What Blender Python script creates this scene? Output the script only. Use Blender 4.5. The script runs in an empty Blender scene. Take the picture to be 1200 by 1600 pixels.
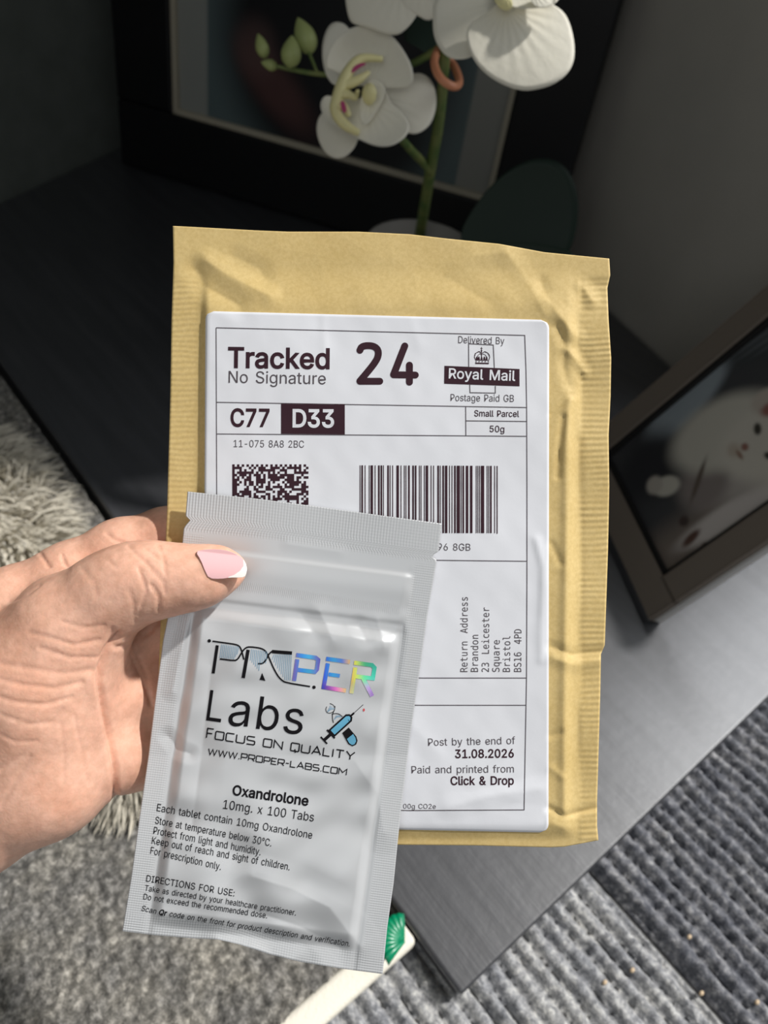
import bpy, bmesh, math, random
import numpy as np
from mathutils import Vector, Matrix
from mathutils.geometry import tessellate_polygon

# ------------------------------------------------------------------ camera, world, sun
SC = bpy.context.scene
COL = SC.collection
FPX = 1200.0
CAM = np.array([-0.12310, -0.01628, 0.468])                     # the phone, 45 cm above the hearth slab
RT = np.array([0.7770165, -0.62106375, 0.10259223])            # camera right / up / forward in the room
UP = np.array([0.399607, 0.61259835, 0.68193659])
FW = np.array([0.48637393, 0.48887941, -0.72418045])
cd = bpy.data.cameras.new('camera')
cam = bpy.data.objects.new('camera', cd)
COL.objects.link(cam)
cam.matrix_world = Matrix(((RT[0], UP[0], -FW[0], CAM[0]), (RT[1], UP[1], -FW[1], CAM[1]),
                           (RT[2], UP[2], -FW[2], CAM[2]), (0, 0, 0, 1)))
cd.sensor_fit = 'VERTICAL'; cd.sensor_height = 36; cd.sensor_width = 27; cd.lens = 27
cd.clip_start = 0.01
cd.dof.use_dof = True; cd.dof.focus_distance = 0.220; cd.dof.aperture_fstop = 15
SC.camera = cam

W_STR, SUN_STR, FILL_STR, SIDE_STR, EXPO = 0.09, 3.1, 1.25, 9.0, 0.36
wd = bpy.data.worlds.new('world'); SC.world = wd
wd.use_nodes = True
wd.node_tree.nodes['Background'].inputs[0].default_value = (0.93, 0.97, 1.0, 1)
wd.node_tree.nodes['Background'].inputs[1].default_value = W_STR
SUN_AZ, SUN_EL = math.radians(-22.4), math.radians(53)
LDIR = Vector((math.cos(SUN_AZ) * math.cos(SUN_EL), math.sin(SUN_AZ) * math.cos(SUN_EL), math.sin(SUN_EL)))
sd = bpy.data.lights.new('sun', 'SUN'); sd.energy = SUN_STR; sd.angle = math.radians(2.5); sd.color = (1.0, 0.975, 0.94)
sun = bpy.data.objects.new('sun', sd); COL.objects.link(sun)
sun.rotation_euler = LDIR.to_track_quat('Z', 'Y').to_euler(); sun.location = (1.5, -0.6, 2.0)
# added soft fill lamp behind the camera, brightens the hand and packets
ld = bpy.data.lights.new('fill_light', 'AREA'); ld.energy = FILL_STR; ld.shape = 'RECTANGLE'; ld.size = .55; ld.size_y = .7; ld.color = (.95, .98, 1)
wl = bpy.data.objects.new('fill_light', ld); COL.objects.link(wl)
wl.location = (-.62, -.30, .82)
wl.rotation_euler = (Vector((-.62, -.30, .82)) - Vector((-.05, .08, .35))).to_track_quat('Z', 'Y').to_euler()
SC.view_settings.view_transform = 'Standard'; SC.view_settings.look = 'None'
SC.view_settings.exposure = EXPO; SC.view_settings.gamma = 1; SC.view_settings.use_curve_mapping = False

# daylight from the side window the sun comes through, past the end of the right wall
ld2 = bpy.data.lights.new('side_window_light', 'AREA'); ld2.energy = SIDE_STR; ld2.shape = 'RECTANGLE'; ld2.size = .9; ld2.size_y = .9; ld2.color = (.93, .96, 1)
wl2 = bpy.data.objects.new('side_window_light', ld2); COL.objects.link(wl2)
wl2.location = (1.25, -.22, 1.0)
wl2.rotation_euler = (Vector((1.25, -.22, 1.0)) - Vector((.15, .05, .15))).to_track_quat('Z', 'Y').to_euler()

T = 0.018                                                       # height of the hearth slab
rng = np.random.default_rng(7)
random.seed(7)

# ------------------------------------------------------------------ helpers
def W(px, py, d):
    """room point seen at pixel (px, py) of the 1200x1600 frame, d metres in front of the camera"""
    px = np.asarray(px, float); py = np.asarray(py, float); d = np.asarray(d, float)
    x = (px - 600) * d / FPX; y = (800 - py) * d / FPX
    return CAM + x[..., None] * RT + y[..., None] * UP + d[..., None] * FW

def cam2w(p):
    p = np.asarray(p, float)
    return CAM + p[..., 0:1] * RT + p[..., 1:2] * UP + p[..., 2:3] * FW

def onplane(px, py, z):
    r = (px - 600) * RT + (800 - py) * UP + FPX * FW
    t = (z - CAM[2]) / r[2]
    return CAM + t * r

def S(x):
    x = np.clip(x, 0, 1)
    return x * x * (3 - 2 * x)

def interp_poly(pts, n):
    """n points along a polyline, even in arc length"""
    pts = np.array(pts, float)
    seg = np.r_[0, np.cumsum(np.linalg.norm(np.diff(pts, axis=0), axis=1))]
    t = np.linspace(0, seg[-1], n)
    return np.stack([np.interp(t, seg, pts[:, k]) for k in range(pts.shape[1])], 1)

def smooth_closed(pts, n, rounds=2):
    pts = np.array(pts, float)
    for _ in range(rounds):
        nx = np.roll(pts, -1, 0)
        pts = np.stack([pts * .75 + nx * .25, pts * .25 + nx * .75], 1).reshape(-1, pts.shape[1])
    return interp_poly(np.vstack([pts, pts[:1]]), n + 1)[:-1]

def smooth_open(pts, n, rounds=2):
    pts = np.array(pts, float)
    for _ in range(rounds):
        a, b = pts[:-1], pts[1:]
        mid = np.stack([a * .75 + b * .25, a * .25 + b * .75], 1).reshape(-1, pts.shape[1])
        pts = np.vstack([pts[:1], mid, pts[-1:]])
    return interp_poly(pts, n)

def snoise(x, y, scale, seed, n=7):
    r = np.random.default_rng(seed)
    out = 0
    for k in range(n):
        a = r.uniform(0, 2 * np.pi); f = r.uniform(.5, 1.6) / scale
        out = out + np.sin((x * np.cos(a) + y * np.sin(a)) * f * 2 * np.pi + r.uniform(0, 6.28))
    return out / n ** .5

def seg_dist(x, y, a, b):
    ax, ay = a; bx, by = b
    dx, dy = bx - ax, by - ay
    t = np.clip(((x - ax) * dx + (y - ay) * dy) / (dx * dx + dy * dy), 0, 1)
    return np.hypot(x - ax - t * dx, y - ay - t * dy)

def crease(x, y, pts, amp, w):
    d = np.full(np.shape(x), 1e9)
    for a, b in zip(pts[:-1], pts[1:]):
        d = np.minimum(d, seg_dist(x, y, a, b))
    return amp * np.clip(1 - d / w, 0, 1) ** 1.4

def origin_of(o):
    v = np.zeros(3)
    while o is not None:
        v = v + np.array(o.location); o = o.parent
    return v

def obj(name, verts, faces, mat, parent=None, smooth=True, uv=None, col=None, loc=None):
    me = bpy.data.meshes.new(name)
    verts = np.asarray(verts, float)
    o = bpy.data.objects.new(name, me)
    if parent is not None:
        base = origin_of(parent)
    else:
        base = np.zeros(3) if loc is None else np.array(loc, float)
        o.location = base
    loc_v = verts - base
    faces = [tuple(int(i) for i in f) for f in faces]
    cen = loc_v.mean(0); vol = 0.
    for f in faces:                                            # keep the outside of every body outside
        a = loc_v[f[0]] - cen; b = loc_v[f[1]] - cen; c = loc_v[f[2]] - cen
        vol += a[0] * (b[1] * c[2] - b[2] * c[1]) + a[1] * (b[2] * c[0] - b[0] * c[2]) + a[2] * (b[0] * c[1] - b[1] * c[0])
    if vol < 0: faces = [f[::-1] for f in faces]
    me.from_pydata(loc_v.tolist(), [], faces)
    me.validate()
    if smooth:
        me.polygons.foreach_set('use_smooth', [True] * len(me.polygons))
    if uv is not None:
        ul = me.uv_layers.new(name='UVMap')
        vi = np.zeros(len(me.loops), int); me.loops.foreach_get('vertex_index', vi)
        ul.data.foreach_set('uv', np.asarray(uv, float)[vi].ravel())
    if col is not None:
        ca = me.color_attributes.new('tint', 'FLOAT_COLOR', 'POINT')
        c = np.ones((len(verts), 4)); c[:, :3] = col
        ca.data.foreach_set('color', c.ravel())
    if mat is not None:
        me.materials.append(mat)
    COL.objects.link(o)
    if parent is not None:
        o.parent = parent
    me.update()
    return o

def tag(o, label=None, cat=None, group=None, kind=None):
    if label: o['label'] = label
    if cat: o['category'] = cat
    if group: o['group'] = group
    if kind: o['kind'] = kind
    return o

def thing(name, label, cat, loc, group=None):
    o = bpy.data.objects.new(name, None); COL.objects.link(o)
    o.location = loc; o.empty_display_size = .02
    return tag(o, label, cat, group)

def grid_faces(nu, nv, off=0, flip=False):
    i, j = np.meshgrid(np.arange(nu - 1), np.arange(nv - 1), indexing='ij')
    a = (i * nv + j).ravel() + off
    f = np.stack([a, a + nv, a + nv + 1, a + 1], 1)
    return f[:, ::-1] if flip else f

def rim_faces(nu, nv, n):
    """faces joining the borders of two stacked grids (second one starts at n)"""
    idx = np.arange(nu * nv).reshape(nu, nv)
    loop = np.r_[idx[:, 0], idx[-1, 1:], idx[-2::-1, -1], idx[0, -2:0:-1]]
    nx = np.roll(loop, -1)
    return np.stack([loop, loop + n, nx + n, nx], 1)

def sheet(front, back):
    """closed thin body out of two (nu, nv, 3) grids"""
    nu, nv = front.shape[:2]; n = nu * nv
    v = np.vstack([front.reshape(-1, 3), back.reshape(-1, 3)])
    f = np.vstack([grid_faces(nu, nv), grid_faces(nu, nv, n, True), rim_faces(nu, nv, n)])
    return v, f

class MB:
    def __init__(self): self.v, self.f, self.n, self.c = [], [], 0, []
    def add(self, v, f, c=None):
        v = np.asarray(v, float)
        self.v.append(v)
        self.f += [tuple(int(k) + self.n for k in q) for q in f]
        self.n += len(v)
        self.c.append(np.tile(np.array(c if c is not None else (1, 1, 1), float), (len(v), 1)) if np.ndim(c) < 2 else np.asarray(c))
    def build(self, name, mat, parent=None, smooth=True, col=False, loc=None):
        return obj(name, np.vstack(self.v), self.f, mat, parent, smooth, col=np.vstack(self.c) if col else None, loc=loc)

def tube(path, radii, n=14, caps=True):
    path = np.array(path, float); m = len(path)
    radii = np.broadcast_to(np.asarray(radii, float), (m,))
    tan = np.gradient(path, axis=0); tan /= np.linalg.norm(tan, axis=1)[:, None]
    ref = np.array([0.31, 0.17, 0.93])
    a = np.cross(tan[0], ref); a /= np.linalg.norm(a)
    V = []
    for k in range(m):
        a = a - tan[k] * (a @ tan[k]); a /= np.linalg.norm(a)
        b = np.cross(tan[k], a)
        th = np.arange(n) * 2 * np.pi / n
        V.append(path[k] + radii[k] * (np.cos(th)[:, None] * a + np.sin(th)[:, None] * b))
    V = np.vstack(V); Fc = []
    for k in range(m - 1):
        for q in range(n):
            r = (q + 1) % n
            Fc.append((k * n + q, k * n + r, k * n + n + r, k * n + n + q))
    if caps:
        Fc.append(tuple(range(n - 1, -1, -1))); Fc.append(tuple((m - 1) * n + q for q in range(n)))
    return V, Fc

def lathe(profile, centre, n=64):
    th = np.arange(n) * 2 * np.pi / n
    V = np.vstack([np.stack([centre[0] + r * np.cos(th), centre[1] + r * np.sin(th), np.full(n, centre[2] + z)], 1) for r, z in profile])
    Fc = []
    for k in range(len(profile) - 1):
        for q in range(n):
            r = (q + 1) % n
            Fc.append((k * n + q, k * n + r, k * n + n + r, k * n + n + q))
    Fc.append(tuple(range(n - 1, -1, -1))); Fc.append(tuple((len(profile) - 1) * n + q for q in range(n)))
    return V, Fc

def bm_out(bm):
    bmesh.ops.recalc_face_normals(bm, faces=bm.faces)
    bm.verts.index_update()
    v = np.array([w.co[:] for w in bm.verts]); f = [[q.index for q in p.verts] for p in bm.faces]
    bm.free()
    return v, f

def slab(poly, z0, z1, bev=0.0, seg=3):
    """prism over a plan polygon, edges rounded"""
    bm = bmesh.new()
    a = [bm.verts.new((x, y, z0)) for x, y in poly]; b = [bm.verts.new((x, y, z1)) for x, y in poly]
    n = len(poly)
    bm.faces.new(a[::-1]); bm.faces.new(b)
    for k in range(n): bm.faces.new((a[k], a[(k + 1) % n], b[(k + 1) % n], b[k]))
    if bev: bmesh.ops.bevel(bm, geom=list(bm.edges), offset=bev, segments=seg, profile=.5, affect='EDGES')
    return bm_out(bm)

def box(c, ax, half, bev=0.0, seg=2):
    """oriented box; ax are three unit vectors"""
    bm = bmesh.new()
    bmesh.ops.create_cube(bm, size=2.0)
    for v in bm.verts:
        p = np.array(c) + v.co.x * half[0] * ax[0] + v.co.y * half[1] * ax[1] + v.co.z * half[2] * ax[2]
        v.co = Vector(p)
    if bev: bmesh.ops.bevel(bm, geom=list(bm.edges), offset=bev, segments=seg, profile=.5, affect='EDGES')
    return bm_out(bm)

# ------------------------------------------------------------------ materials
def mat(name, color, rough=.5, metal=0., spec=.5, sss=0., sss_r=(1, .3, .2), sss_s=.004, coat=0., trans=0., sheen=0.):
    m = bpy.data.materials.new(name); m.use_nodes = True
    b = m.node_tree.nodes['Principled BSDF']
    b.inputs['Base Color'].default_value = (*color, 1)
    b.inputs['Roughness'].default_value = rough
    b.inputs['Metallic'].default_value = metal
    b.inputs['Specular IOR Level'].default_value = spec
    b.inputs['Subsurface Weight'].default_value = sss
    b.inputs['Subsurface Radius'].default_value = sss_r
    b.inputs['Subsurface Scale'].default_value = sss_s
    b.inputs['Coat Weight'].default_value = coat
    b.inputs['Transmission Weight'].default_value = trans
    b.inputs['Sheen Weight'].default_value = sheen
    return m

def nodes(m): return m.node_tree.nodes, m.node_tree.links, m.node_tree.nodes['Principled BSDF']

def coords(m, kind='Object', scale=(1, 1, 1), rot=(0, 0, 0)):
    N, L, b = nodes(m)
    tc = N.new('ShaderNodeTexCoord'); mp = N.new('ShaderNodeMapping')
    mp.inputs['Scale'].default_value = scale; mp.inputs['Rotation'].default_value = rot
    L.new(tc.outputs[kind], mp.inputs[0])
    return mp.outputs[0]

def noise(m, vec, scale, detail=4, rough=.55):
    N, L, b = nodes(m)
    t = N.new('ShaderNodeTexNoise'); t.inputs['Scale'].default_value = scale; t.inputs['Detail'].default_value = detail
    t.inputs['Roughness'].default_value = rough
    L.new(vec, t.inputs['Vector'])
    return t.outputs['Fac']

def ramp(m, fac, stops):
    N, L, b = nodes(m)
    r = N.new('ShaderNodeValToRGB'); L.new(fac, r.inputs[0])
    el = r.color_ramp.elements
    while len(el) < len(stops): el.new(.5)
    for e, (p, c) in zip(el, stops):
        e.position = p; e.color = (*c, 1)
    return r.outputs[0]

def mix_col(m, fac, a, b_, mode='MIX'):
    N, L, b = nodes(m)
    x = N.new('ShaderNodeMix'); x.data_type = 'RGBA'; x.blend_type = mode
    for sock, val in ((x.inputs[0], fac), (x.inputs[6], a), (x.inputs[7], b_)):
        if hasattr(val, 'is_linked'): L.new(val, sock)
        elif isinstance(val, tuple): sock.default_value = (*val, 1)
        else: sock.default_value = val
    return x.outputs[2]

def math_n(m, op, a, b_=None, c=None):
    N, L, b = nodes(m)
    x = N.new('ShaderNodeMath'); x.operation = op
    for k, val in enumerate((a, b_, c)):
        if val is None: continue
        if hasattr(val, 'is_linked'): L.new(val, x.inputs[k])
        else: x.inputs[k].default_value = val
    return x.outputs[0]

def bump(m, height, strength=.5, dist=.001):
    N, L, b = nodes(m)
    x = N.new('ShaderNodeBump'); x.inputs['Strength'].default_value = strength; x.inputs['Distance'].default_value = dist
    L.new(height, x.inputs['Height'])
    if b.inputs['Normal'].is_linked:
        L.new(b.inputs['Normal'].links[0].from_socket, x.inputs['Normal'])
    L.new(x.outputs[0], b.inputs['Normal'])

def base_color(m, sock):
    N, L, b = nodes(m); L.new(sock, b.inputs['Base Color'])

def tint_mat(name, rough=.5, **k):
    m = mat(name, (1, 1, 1), rough, **k)
    N, L, b = nodes(m)
    a = N.new('ShaderNodeVertexColor'); a.layer_name = 'tint'
    L.new(a.outputs[0], b.inputs['Base Color'])
    return m

M = {}
M['wall'] = mat('wall_paint', (.40, .375, .33), .85)
v = coords(M['wall']); base_color(M['wall'], ramp(M['wall'], noise(M['wall'], v, 6), [(.3, (.36, .34, .30)), (.7, (.43, .405, .36))]))
bump(M['wall'], noise(M['wall'], v, 220, 3), .15, .001)
M['wall_shaded'] = mat('shaded_wall_paint', (.135, .15, .135), .85)  # wall paint again, with the left wall's shade put into the colour
v = coords(M['wall_shaded']); base_color(M['wall_shaded'], ramp(M['wall_shaded'], noise(M['wall_shaded'], v, 30), [(.3, (.12, .135, .12)), (.7, (.15, .165, .15))]))
bump(M['wall_shaded'], noise(M['wall_shaded'], v, 300, 3), .2, .001)

M['table'] = mat('charcoal_paint', (.05, .05, .055), .40, spec=.5)
v = coords(M['table'], scale=(90, 7, 1)); nz = noise(M['table'], v, 1.0, 6, .6)
base_color(M['table'], ramp(M['table'], nz, [(.3, (.036, .037, .041)), (.72, (.058, .059, .065))]))
bump(M['table'], nz, .35, .0015)
v2 = coords(M['table']); bump(M['table'], noise(M['table'], v2, 160, 2), .12, .001)

nb_ = nodes(M['table'])[2]; nb_.inputs['Coat Weight'].default_value = 1.0; nb_.inputs['Coat Roughness'].default_value = .24
M['concrete'] = mat('subfloor', (.12, .12, .12), .9)

def carpet_mat(name, lo, mid, hi):
    m = mat(name, mid, .95, spec=.15, sheen=.2)
    v = coords(m)
    c = ramp(m, noise(m, v, 260, 5, .7), [(.32, lo), (.5, mid), (.68, hi)])
    c2 = ramp(m, noise(m, v, 45, 3), [(.35, (.74, .745, .77)), (.65, (1.12, 1.1, 1.06))])
    base_color(m, mix_col(m, 1.0, c, c2, 'MULTIPLY'))
    bump(m, noise(m, v, 900, 3), .8, .001)
    return m
M['rib_dark'] = carpet_mat('ribbed_carpet_dark', (.05, .053, .066), (.145, .15, .168), (.36, .36, .37))
M['rib_light'] = carpet_mat('ribbed_carpet_grey', (.10, .105, .115), (.30, .305, .315), (.60, .60, .585))
M['rug'] = carpet_mat('plush_grey', (.055, .053, .048), (.17, .162, .145), (.42, .40, .36))
M['cream'] = mat('cream_binding', (.74, .70, .60), .9)
v = coords(M['cream']); bump(M['cream'], noise(M['cream'], v, 500, 3), .4, .001)
M['speck'] = mat('crumb', (.55, .42, .28), .8)
M['green'] = mat('green_satin', (.0, .22, .10), .3, spec=.6)

M['kraft'] = mat('kraft_paper', (.60, .43, .18), .62, spec=.3)
v = coords(M['kraft'])
n1 = noise(M['kraft'], v, 60, 6, .65)
n2 = noise(M['kraft'], coords(M['kraft'], scale=(1, 1, 1)), 900, 3, .6)
c = ramp(M['kraft'], n1, [(.3, (.63, .455, .180)), (.7, (.72, .54, .24))])
base_color(M['kraft'], mix_col(M['kraft'], .35, c, ramp(M['kraft'], n2, [(.35, (.58, .41, .15)), (.65, (.75, .57, .26))])))
bump(M['kraft'], noise(M['kraft'], v, 450, 4), .10, .0006)
vk = nodes(M['kraft'])[0].new('ShaderNodeTexVoronoi'); vk.inputs['Scale'].default_value = 75
nodes(M['kraft'])[1].new(v, vk.inputs['Vector']); bump(M['kraft'], vk.outputs['Distance'], .16, .0016)
M['label'] = mat('label_paper', (.80, .81, .85), .42, spec=.4)
v = coords(M['label']); bump(M['label'], noise(M['label'], v, 700, 3), .04, .0005)
M['ink'] = mat('maroon_black_ink', (.040, .014, .022), .6, spec=.2)
M['ink_thin'] = mat('grey_ink', (.095, .08, .09), .6, spec=.2)
M['black'] = mat('black_ink', (.006, .005, .007), .6, spec=.15)
M['blue_ink'] = mat('blue_ink', (.12, .42, .62), .4)
M['pale_ink'] = mat('pale_blue_lines', (.20, .36, .50), .4)
M['red_ink'] = mat('red_ink', (.6, .05, .06), .4)
M['holo'] = tint_mat('holographic_foil', .25, metal=.55)
N_, L_, b_ = nodes(M['holo']); b_.inputs['Thin Film Thickness'].default_value = 320

# silver-white pouch film: embossed seals come from the pouch's own UVs
M['film'] = mat('silver_white_film', (.58, .59, .60), .38, metal=.2, spec=.5)
mf = M['film']; N_, L_, b_ = nodes(mf)
uvn = N_.new('ShaderNodeUVMap'); uvn.uv_map = 'UVMap'
sp = N_.new('ShaderNodeSeparateXYZ'); L_.new(uvn.outputs[0], sp.inputs[0])
us, ut = sp.outputs[0], sp.outputs[1]
def band(m, x, a, b2, soft=.006):
    u1 = N_.new('ShaderNodeMapRange'); u1.inputs[1].default_value = a; u1.inputs[2].default_value = a + soft
    L_.new(x, u1.inputs[0])
    u2 = N_.new('ShaderNodeMapRange'); u2.inputs[1].default_value = b2 - soft; u2.inputs[2].default_value = b2
    u2.inputs[3].default_value = 1; u2.inputs[4].default_value = 0
    L_.new(x, u2.inputs[0])
    return math_n(m, 'MULTIPLY', u1.outputs[0], u2.outputs[0])
def sine(m, x, f): return math_n(m, 'SINE', math_n(m, 'MULTIPLY', x, f * 2 * math.pi))
rib_s = sine(mf, us, 86); rib_t = sine(mf, ut, 150)
top = math_n(mf, 'MULTIPLY', math_n(mf, 'ADD', rib_s, math_n(mf, 'MULTIPLY', rib_t, .35)), band(mf, ut, -.1, .098))
zipb = math_n(mf, 'MULTIPLY', sine(mf, us, 130), band(mf, ut, .196, .222))
sideL = math_n(mf, 'MULTIPLY', math_n(mf, 'ADD', sine(mf, ut, 190), math_n(mf, 'MULTIPLY', sine(mf, us, 110), .6)),
               math_n(mf, 'MAXIMUM', band(mf, us, -.1, .085), band(mf, us, .915, 1.1)))
sideL = math_n(mf, 'MULTIPLY', sideL, band(mf, ut, .10, 1.1))
bot = math_n(mf, 'MULTIPLY', math_n(mf, 'ADD', sine(mf, us, 100), sine(mf, ut, 180)), band(mf, ut, .955, 1.1))
hsum = math_n(mf, 'ADD', math_n(mf, 'ADD', top, math_n(mf, 'MULTIPLY', zipb, .7)), math_n(mf, 'MULTIPLY', math_n(mf, 'ADD', sideL, bot), .4))
bump(mf, hsum, .22, .00016)

M['skin'] = mat('skin', (.62, .40, .30), .42, spec=.4, sss=.22, sss_r=(1, .35, .22), sss_s=.003)
ms = M['skin']; v = coords(ms)
c = ramp(ms, noise(ms, v, 45, 4), [(.3, (.75, .40, .275)), (.5, (.81, .475, .345)), (.7, (.77, .425, .30))])
c3 = ramp(ms, noise(ms, v, 420, 3), [(.35, (.92, .90, .88)), (.65, (1.05, 1.05, 1.05))])
base_color(ms, mix_col(ms, 1.0, c, c3, 'MULTIPLY'))
vo = N2 = nodes(ms)[0].new('ShaderNodeTexVoronoi'); vo.inputs['Scale'].default_value = 750; vo.feature = 'DISTANCE_TO_EDGE'
nodes(ms)[1].new(v, vo.inputs['Vector'])
bump(ms, vo.outputs['Distance'], .10, .0006)
bump(ms, noise(ms, v, 230, 4), .05, .0012)
M['nail'] = mat('pink_nail_gel', (.82, .49, .50), .08, spec=.6, coat=.8)
M['nail_tip'] = mat('white_nail_gel', (.86, .83, .78), .1, spec=.6, coat=.8)

M['petal'] = mat('white_petal', (.78, .745, .62), .6, spec=.25, sss=.15, sss_r=(1, 1, .8), sss_s=.003)
v = coords(M['petal']); bump(M['petal'], noise(M['petal'], v, 260, 4), .25, .0008)
M['lip'] = mat('yellow_lip', (.74, .68, .34), .5)
M['lip_mark'] = mat('magenta_marking', (.45, .05, .16), .6)
M['stem'] = mat('orchid_stem', (.10, .16, .035), .5)
v = coords(M['stem']); base_color(M['stem'], ramp(M['stem'], noise(M['stem'], v, 60), [(.35, (.07, .13, .03)), (.7, (.20, .22, .07))]))
M['bud'] = mat('green_bud', (.33, .38, .14), .5)
M['leaf'] = mat('dark_leaf', (.012, .026, .017), .5, spec=.3)
M['copper'] = mat('terracotta_clip', (.62, .25, .13), .45)
M['pot'] = mat('pale_ceramic', (.30, .285, .26), .5)
M['soil'] = mat('soil', (.03, .022, .015), .95)

M['frame_black'] = mat('black_frame', (.006, .006, .007), .45, spec=.3)
M['frame_cream'] = mat('cream_slip', (.42, .38, .29), .6)
M['print'] = tint_mat('printed_photo', .38, spec=.35)
M['taupe'] = mat('taupe_moulding', (.19, .157, .128), .5)
v = coords(M['taupe'], scale=(60, 60, 8)); bump(M['taupe'], noise(M['taupe'], v, 3, 4), .15, .001)
M['dark_slip'] = mat('dark_slip', (.012, .011, .011), .5)
M['silver_edge'] = mat('pale_edge', (.62, .61, .59), .45)
M['fur'] = mat('white_fur', (.56, .52, .43), .8, spec=.2, sheen=.3)
M['fur_base'] = mat('fur_backing', (.40, .37, .30), .9)

# ------------------------------------------------------------------ the room
def rwx(y): return .573 + .257 * (y - .30)
def lwy(x): return .931 + .458 * (x - .112)
cx = (.573 + .257 * (.931 - .458 * .112 - .30)) / (1 - .257 * .458); cy = lwy(cx)
o = obj('floor', *slab([(-1.6, -1.4), (1.6, -1.4), (1.6, 1.6), (-1.6, 1.6)], -.05, -.004), M['concrete'], smooth=False); tag(o, kind='structure')
dl = np.array([1, .458]) / np.hypot(1, .458); dr = np.array([.257, 1]) / np.hypot(.257, 1)
nl = np.array([-dl[1], dl[0]]); nr = np.array([dr[1], -dr[0]])
cpt = np.array([cx, cy])
a = cpt - dl * 2.0
o = obj('wall_left', *slab([tuple(a), tuple(cpt), tuple(cpt + nl * .1), tuple(a + nl * .1)], 0, 2.4), M['wall_shaded'], smooth=False); tag(o, kind='structure')
e_ = np.array([rwx(.20), .20])
o = obj('wall_right', *slab([tuple(e_), tuple(e_ + nr * .1), tuple(cpt + nr * .1 + dr * .1), tuple(cpt)], 0, 2.4, .004), M['wall'], smooth=False); tag(o, kind='structure')

# carpet tiles: loops in ribs that run along the table's long side
def carpet(x0, x1, y0, y1, m, label, seed, period=.0105):
    nx = int((x1 - x0) / .0016); ny = int((y1 - y0) / .0022)
    x, y = np.meshgrid(np.linspace(x0, x1, nx), np.linspace(y0, y1, ny), indexing='ij')
    wob = snoise(x, y, .05, seed) * .0009
    rib = np.abs(np.sin((x + wob) * np.pi / period)) ** .8
    k = np.floor((x + wob) / period)
    ph = np.sin(k * 12.9898) * 43758.5
    loops = .88 + .12 * np.sin(y / .0042 * np.pi + ph + snoise(x, y, .03, seed + 1) * 1.2)
    z = -.0008 + .0070 * rib * loops + .0006 * snoise(x, y, .006, seed + 2)
    edge = S(np.minimum(np.minimum(x - x0, x1 - x), np.minimum(y - y0, y1 - y)) / .004)
    z = z * edge - .003 * (1 - edge)
    f = np.stack([x, y, z], -1); b = np.stack([x, y, np.full_like(z, -.0035)], -1)
    vv, ff = sheet(f, b)
    o = obj('carpet_tile', vv, ff, m, loc=((x0 + x1) / 2, (y0 + y1) / 2, 0))
    return tag(o, label, 'carpet tile')
carpet(.1125, .80, -.42, .10, M['rib_dark'], 'dark blue grey ribbed carpet tile to the right of the seam', 11)
carpet(-.26, .1105, -.42, .10, M['rib_light'], 'lighter grey ribbed carpet tile between cream rug edge and seam', 31)

# crumbs on the dark tile
for px, py in ((1077, 1464), (1096, 1552), (988, 1516), (1183, 1566), (945, 1535)):
    p = onplane(px, py, .006)
    th = np.linspace(0, np.pi, 6); ph = np.arange(8) * np.pi / 4
    sv = np.array([[np.sin(a) * np.cos(b) * .0017, np.sin(a) * np.sin(b) * .0012, np.cos(a) * .0010] for a in th for b in ph]) + p
    sf = [(i * 8 + j, i * 8 + (j + 1) % 8, i * 8 + 8 + (j + 1) % 8, i * 8 + 8 + j) for i in range(5) for j in range(8)]
    o = obj('crumb', sv, sf, M['speck'], loc=p)
    tag(o, 'tiny pale brown crumb lying on the dark ribbed carpet tile', 'crumb', 'crumbs on the dark carpet tile')

# plush rug with a cream bound edge
rug = thing('plush_rug', 'speckled grey plush rug with a cream bound edge under the hand', 'rug', (-.4, .4, 0))
x, y = np.meshgrid(np.linspace(-.70, -.006, 400), np.linspace(.044, .74, 400), indexing='ij')
z = .0155 + .0012 * snoise(x, y, .012, 5) + .0008 * snoise(x, y, .005, 6) + .001 * snoise(x, y, .2, 8)
vv, ff = sheet(np.stack([x, y, z], -1), np.stack([x, y, np.full_like(z, .0118)], -1))
obj('pile', vv, ff, M['rug'], rug)
obj('binding', *slab([(-.70, .0325), (-.001, .0325), (-.001, .0475), (-.70, .0475)], .0075, .0172, .0035, 3), M['cream'], rug)
obj('backing', *slab([(-.70, .0475), (-.006, .0475), (-.006, .74), (-.70, .74)], .0075, .0118), M['fur_base'], rug, smooth=False)

# ------------------------------------------------------------------ hearth slab
ins = .004
poly = [(0, 0), (rwx(0) - .05, 0), (rwx(.2) - ins, .2), (cx - ins * 2, cy - ins * 4), (0, lwy(0) - ins * 1.5)]
o = obj('hearth_board', *slab(poly, .0075, T, .0022, 3), M['table'], smooth=False, loc=(.25, .4, .0075))
tag(o, 'low charcoal painted hearth board with a sharp front corner on the carpet', 'hearth board')

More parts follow.
